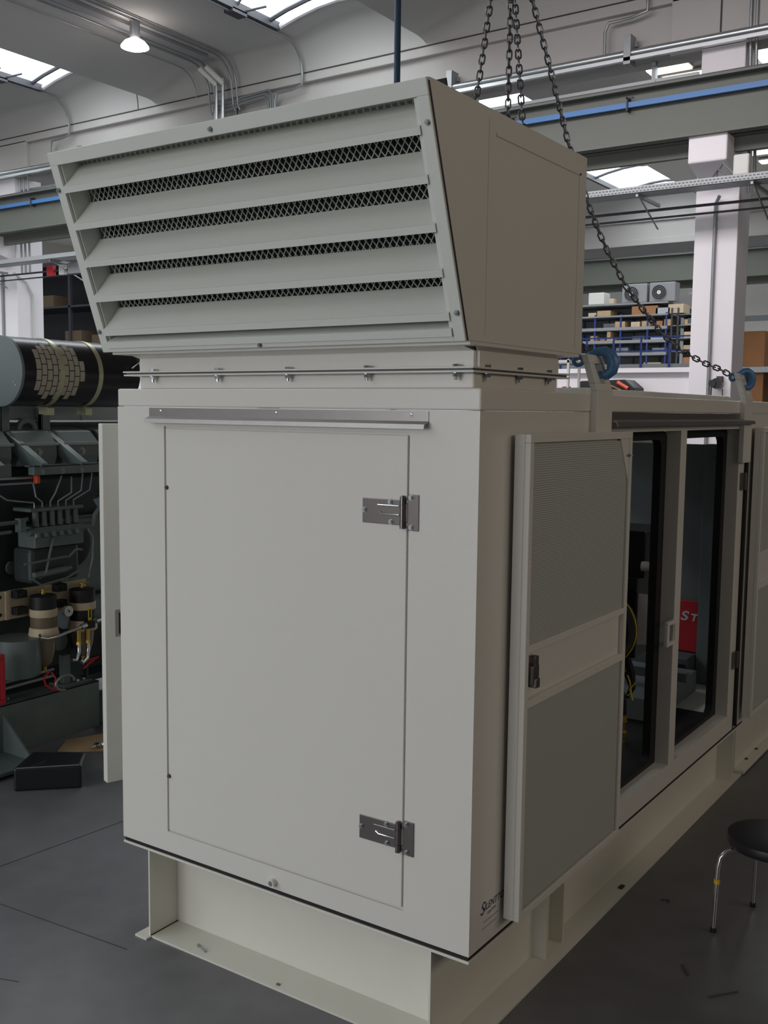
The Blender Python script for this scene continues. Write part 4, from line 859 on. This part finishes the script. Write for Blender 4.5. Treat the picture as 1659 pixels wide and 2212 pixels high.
P(MB().lathe((-2.24, 1.77, 1.70), [(0.012, 0), (0.02, 0.01), (0.016, 0.03)], 12, 'X'), 'black_knob', RUBBER, smooth=True)
# pair of fuel filters
def filt(y, kind):
    c = (-2.24, y, 0.0); zb = 0.575 if kind == 0 else 0.585
    o = P(MB().lathe(c, [(0.078, 1.055), (0.086, 1.05), (0.086, 0.965)][::-1] + [(0.04, 1.062)], 30), 'filter_lid', RUBBER, smooth=True)
    P(MB().tube([(-2.24, y - 0.055, 1.085), (-2.24, y + 0.055, 1.09)], 0.007, 8).cyl((-2.24, y, 1.06), (-2.24, y, 1.095), 0.014, 10), 'tee_handle', BRASS, o, smooth=True)
    o = P(MB().lathe(c, [(0.088, 0.915), (0.09, 0.92), (0.09, 0.962), (0.086, 0.966)], 30), 'filter_band', BEIGE, smooth=True)
    o = P(MB().lathe(c, [(0.084, 0.84), (0.086, 0.85), (0.086, 0.915)], 30), 'filter_body', mat('filter_label_brown', (0.14, 0.11, 0.07), 0.5) if kind == 0 else RUBBER, smooth=True)
    o = P(MB().lathe(c, [(0.086, 0.765), (0.098, 0.775), (0.098, 0.80), (0.092, 0.835), (0.088, 0.842)], 30), 'filter_head', BEIGE, smooth=True)
    o = P(MB().lathe(c, [(0.025, zb), (0.052, zb + 0.03), (0.070, zb + 0.10), (0.078, 0.765)], 26), 'sediment_bowl', GLASSB, smooth=True)
    P(MB().cyl((-2.24, y, zb - 0.04), (-2.24, y, zb), 0.014, 10), 'bowl_drain', BRASS, o)
filt(1.305, 0); filt(1.625, 1)
P(MB().box(-2.153, -2.150, 1.60, 1.63, 0.845, 0.935), 'yellow_label', YELLOW)
P(MB().box(-2.1505, -2.149, 1.608, 1.622, 0.865, 0.92), 'label_mark', RUBBER)
P(MB().box(-2.37, -2.35, 1.02, 1.75, 0.905, 1.095).box(-2.37, -2.34, 1.09, 1.12, 0.905, 1.095), 'filter_bracket', BEIGE, bevel=0.004)
for z in (0.935, 1.045):
    for y in (1.14, 1.46): P(MB().box(-2.35, -2.29, y, y + 0.08, z, z + 0.05).hexbolt((-2.29, y + 0.03, z + 0.025), (1, 0, 0), 0.012, 0.01), 'bracket_clamp', RUBBER, bevel=0.004)
bolts([(-2.35, 1.055, z) for z in (0.945, 1.06)], (1, 0, 0), 0.009, 0.004, 'bracket_bolt', RUBBER, N_)
g_ = P(MB().lathe((-2.20, 1.47, 0.925), [(0.034, -0.02), (0.036, 0.0), (0.036, 0.012), (0.03, 0.014)], 24, 'X'), 'vacuum_gauge', PLASTW, smooth=True)
P(MB().lathe((-2.185, 1.47, 0.925), [(0.007, 0), (0.006, 0.002)], 10, 'X').tube([(-2.184, 1.47, 0.925), (-2.184, 1.455, 0.942)], 0.002, 5), 'gauge_needle', RUBBER, g_)
P(MB().tube([(-2.16, 1.215, 0.81), (-2.13, 1.20, 0.80), (-2.11, 1.235, 0.79), (-2.10, 1.30, 0.795), (-2.10, 1.50, 0.825), (-2.10, 1.53, 0.83)], 0.011, 10).cyl((-2.10, 1.50, 0.825), (-2.10, 1.54, 0.83), 0.018, 10), 'fuel_pipe', CHROME, smooth=True)
P(MB().tube([(-2.12, 1.66, 0.84), (-2.11, 1.90, 0.875)], 0.010, 10).cyl((-2.12, 1.64, 0.837), (-2.12, 1.68, 0.843), 0.016, 8), 'fuel_pipe', CHROME, smooth=True)
P(MB().box(-2.14, -2.10, 1.55, 1.62, 0.80, 0.85), 'pipe_tee', RUBBER, bevel=0.006)
for y in (1.50, 1.575): P(MB().cyl((-2.13, y, 0.72), (-2.13, y, 0.80), 0.016, 10).cyl((-2.13, y, 0.70), (-2.13, y, 0.72), 0.02, 6), 'brass_fitting', BRASS, smooth=True)
P(MB().tube([(-2.13, 1.50, 0.70), (-2.13, 1.50, 0.65), (-2.12, 1.47, 0.60), (-2.12, 1.43, 0.61)], 0.014, 10).tube([(-2.13, 1.575, 0.70), (-2.13, 1.58, 0.66), (-2.12, 1.56, 0.60), (-2.12, 1.52, 0.57), (-2.12, 1.50, 0.60)], 0.015, 10), 'hose_elbow', CHROME, smooth=True)
P(MB().tube([(-2.14, 1.36 + 0.075 * math.cos(a) + 0.03, 0.46 + 0.05 * math.sin(a)) for a in [2 * PI * k / 20 for k in range(16)]], 0.009, 8), 'grey_hose', GALVD, smooth=True)
P(MB().tube([(-2.18, 1.30, 0.55), (-2.17, 1.24, 0.52), (-2.16, 1.25, 0.47), (-2.15, 1.30, 0.43), (-2.14, 1.36, 0.415)], 0.007, 8).tube([(-2.18, 1.31, 0.54), (-2.16, 1.33, 0.50), (-2.15, 1.31, 0.44)], 0.006, 8).tube([(-2.18, 1.62, 0.56), (-2.15, 1.68, 0.58), (-2.16, 1.60, 0.54), (-2.16, 1.56, 0.52)], 0.007, 8), 'red_wire', RED, smooth=True)
P(MB().tube([(-2.40, 0.9, 0.47), (-2.40, 1.5, 0.49)], 0.01, 8).tube([(-2.40, 0.9, 0.43), (-2.40, 1.5, 0.445)], 0.01, 8), 'lower_pipe', ENGL, smooth=True)
P(MB().lathe((-2.30, 1.14, 0.74), [(0.14, -0.20), (0.15, -0.18), (0.15, 0.05)], 26, 'Z'), 'oil_filter', ENG, smooth=True)
q = MB(); q.frame(-2.18, -2.14, 0.55, 0.935, 0.42, 0.74, 0.03); P(q, 'red_guard_frame', RED, bevel=0.004)
P(MB().box(-2.2, -2.18, 0.57, 0.92, 0.44, 0.72), 'guard_plate', ENG)
# silencer: black sleeve, end cap, straps, brick-shaped guard openings
SC = Vector((-2.25, 0, 2.512)); SR = 0.218
sil = P(MB().lathe((SC.x, 1.05, SC.z), [(SR, 0.0), (SR, -0.93)][::-1], 64, 'Y'), 'silencer', BLACKG, smooth=True)
P(MB().lathe((SC.x, 1.05, SC.z), [(SR - 0.003, 0.0), (SR + 0.003, 0.003), (SR + 0.003, 0.022), (SR - 0.004, 0.026)], 64, 'Y'), 'end_cap', CAP, sil, smooth=True)
P(MB().lathe((SC.x, 1.98, SC.z), [(SR - 0.03, 0.01), (SR - 0.03, -0.03)][::-1], 48, 'Y'), 'end_cap', CAP, sil, smooth=True)
def strap(y):
    o = P(MB().lathe((SC.x, y, SC.z), [(SR + 0.004, 0.0), (SR + 0.004, -0.034)][::-1], 64, 'Y'), 'strap', STRAP, sil, smooth=True)
    P(MB().box(-2.26, -2.20, y + 0.0, y + 0.03, SC.z - SR - 0.05, SC.z - SR - 0.004).box(-2.20, -2.16, y - 0.01, y + 0.045, SC.z - SR - 0.055, SC.z - SR - 0.01), 'strap_clamp', STRAP, sil)
strap(1.315); strap(1.625)
m_ = MB(); bw, bh = 0.036, 16.5
for c_ in range(9):
    yc = 1.135 + c_ * 0.042; half = 2.9 * math.sqrt(max(0.05, 1 - ((c_ - 3.8) / 4.6) ** 2))
    a = -half - (0.5 if c_ % 2 else 0)
    k = -4 - (0.5 if c_ % 2 else 0.0)
    while k < 5:
        if abs(k + 0.5) <= half:
            a0 = math.radians(4 + k * 18.0); a1 = a0 + math.radians(bh); pr = []
            for q in range(4):
                an = a0 + (a1 - a0) * q / 3; pr.append((SC.x + (SR + 0.001) * math.cos(an), yc, SC.z + (SR + 0.001) * math.sin(an)))
            for q in range(3, -1, -1):
                an = a0 + (a1 - a0) * q / 3; pr.append((SC.x + (SR + 0.0022) * math.cos(an), yc, SC.z + (SR + 0.0022) * math.sin(an)))
            m_.prism(pr, (0, bw, 0))
        k += 1
P(m_, 'guard_brickwork', TAN, sil)
text('stamped_number', '300', GALV, 0.045, R3(((0, 0, 1), (1, 0, 0), (0, 1, 0)), (-2.13, 1.021, 2.60)), N_, 0, 0.0006) if False else None
m_ = MB(); m_.box(-2.10, -2.085, 1.021, 1.024, 2.42, 2.43).box(-2.115, -2.105, 1.021, 1.024, 2.438, 2.45); P(m_, 'cap_scratch', GALV, sil)
P(MB().tube([(-2.02, 1.90, 2.56), (-1.98, 1.93, 2.60), (-1.98, 1.96, 2.5)], 0.006, 6), 'silencer_cable', PLASTW, sil)

# ================================================================== FLOOR OBJECTS
m_ = MB(); m_.prism([(-1.768, 0.705, 0.0), (-1.490, 0.985, 0.0), (-1.655, 1.155, 0.0), (-1.935, 0.970, 0.0)], (0.0, 0.0, 0.145))
t = tag(m_.build('plastic_lid_box', BLACKBOX, bevel=0.015, seg=3), 'scuffed black rectangular box on the floor in front of the engine', 'box')
MB().tube([(-1.75, 0.715, 0.146), (-1.50, 0.978, 0.146)], 0.004, 5).tube([(-1.50, 0.978, 0.146), (-1.60, 1.08, 0.146)], 0.002, 5).tube([(-1.70, 0.78, 0.146), (-1.72, 0.90, 0.146)], 0.0015, 5).build('worn_edge', IRON, t)
m_ = MB(); m_.prism([(-2.28, 1.50, 0.005), (-2.14, 1.32, 0.002), (-1.92, 1.50, 0.002), (-1.75, 1.95, 0.004), (-2.05, 1.98, 0.02)], (0, 0, 0.006)); one(m_, 'cardboard_sheet', CARD, 'flat brown cardboard sheet lying on the floor beside the engine skid', 'cardboard')
m_ = MB(); bmesh.ops.create_icosphere(m_.bm, subdivisions=2, radius=0.03)
for v in m_.bm.verts: v.co = Vector((v.co.x * (1 + random.uniform(-.4, .5)) - 1.98, v.co.y * 1.6 * (1 + random.uniform(-.4, .5)) + 1.53, v.co.z * 0.5 * (1 + random.uniform(-.3, .5)) + 0.028))
one(m_, 'crumpled_foil', CHROME, 'crumpled silver foil on the edge of the cardboard sheet', 'foil')
one(MB().box(-2.50, -2.0, 1.92, 2.4, 0.0, 0.22), 'step_block', IRON, 'grey block on the floor behind the cardboard sheet', 'block', bevel=0.01)
one(MB().box(-2.55, -2.3, 2.15, 2.2, 0.0, 0.62), 'wooden_board', CARD2, 'brown board standing behind the engine skid', 'board')
# stool
K = thing('stool', (2.373, 1.62, 0.0), 'low round stool with black padded seat and chrome legs at the right edge', 'stool')
MB().lathe((2.373, 1.62, 0.0), [(0.17, 0.395), (0.197, 0.405), (0.205, 0.425), (0.200, 0.448), (0.17, 0.458), (0.05, 0.462)], 48).build('seat', SEAT, K, smooth=True)
for sx, sy in ((-0.206, -0.128), (-0.129, 0.207), (0.206, 0.128), (0.129, -0.207)):
    c = Vector((2.373, 1.62, 0)); d = Vector((sx, sy, 0)).normalized(); r = 0.243
    L_ = MB().tube([c + d * (r + 0.01) + Vector((0, 0, 0.012)), c + d * r + Vector((0, 0, 0.30)), c + d * (r - 0.008) + Vector((0, 0, 0.345)), c + d * (r - 0.035) + Vector((0, 0, 0.375)), c + d * (r - 0.09) + Vector((0, 0, 0.392)), c + d * 0.08 + Vector((0, 0, 0.395))], 0.0105, 14).build('leg', CHROME, K, smooth=True)
    MB().cyl(c + d * (r + 0.01), c + d * (r + 0.01) + Vector((0, 0, 0.02)), 0.0135, 12).build('rubber_foot', RUBBER, L_)
    if sx < -0.2: MB().cyl(c + d * (r + 0.003) + Vector((0, 0, 0.225)), c + d * (r + 0.002) + Vector((0, 0, 0.245)), 0.0135, 14).build('yellow_tape', YELLOW, L_)
# bits on the floor at the right
for k, (pts, lb) in enumerate([([(1.865, 1.64), (1.90, 1.66), (1.905, 1.63)], 'short curled black cable tie on the floor beside the skid'), ([(2.134, 1.129), (2.186, 1.057)], 'thin dark wire piece on the floor, left of the two straight ones'), ([(2.30, 0.95), (2.385, 1.06)], 'thin dark wire piece on the floor near the bottom right corner')]):
    one(MB().tube([(x, y, 0.004) for x, y in pts], 0.003, 5), 'wire_scrap', DIRT, lb, 'scrap')
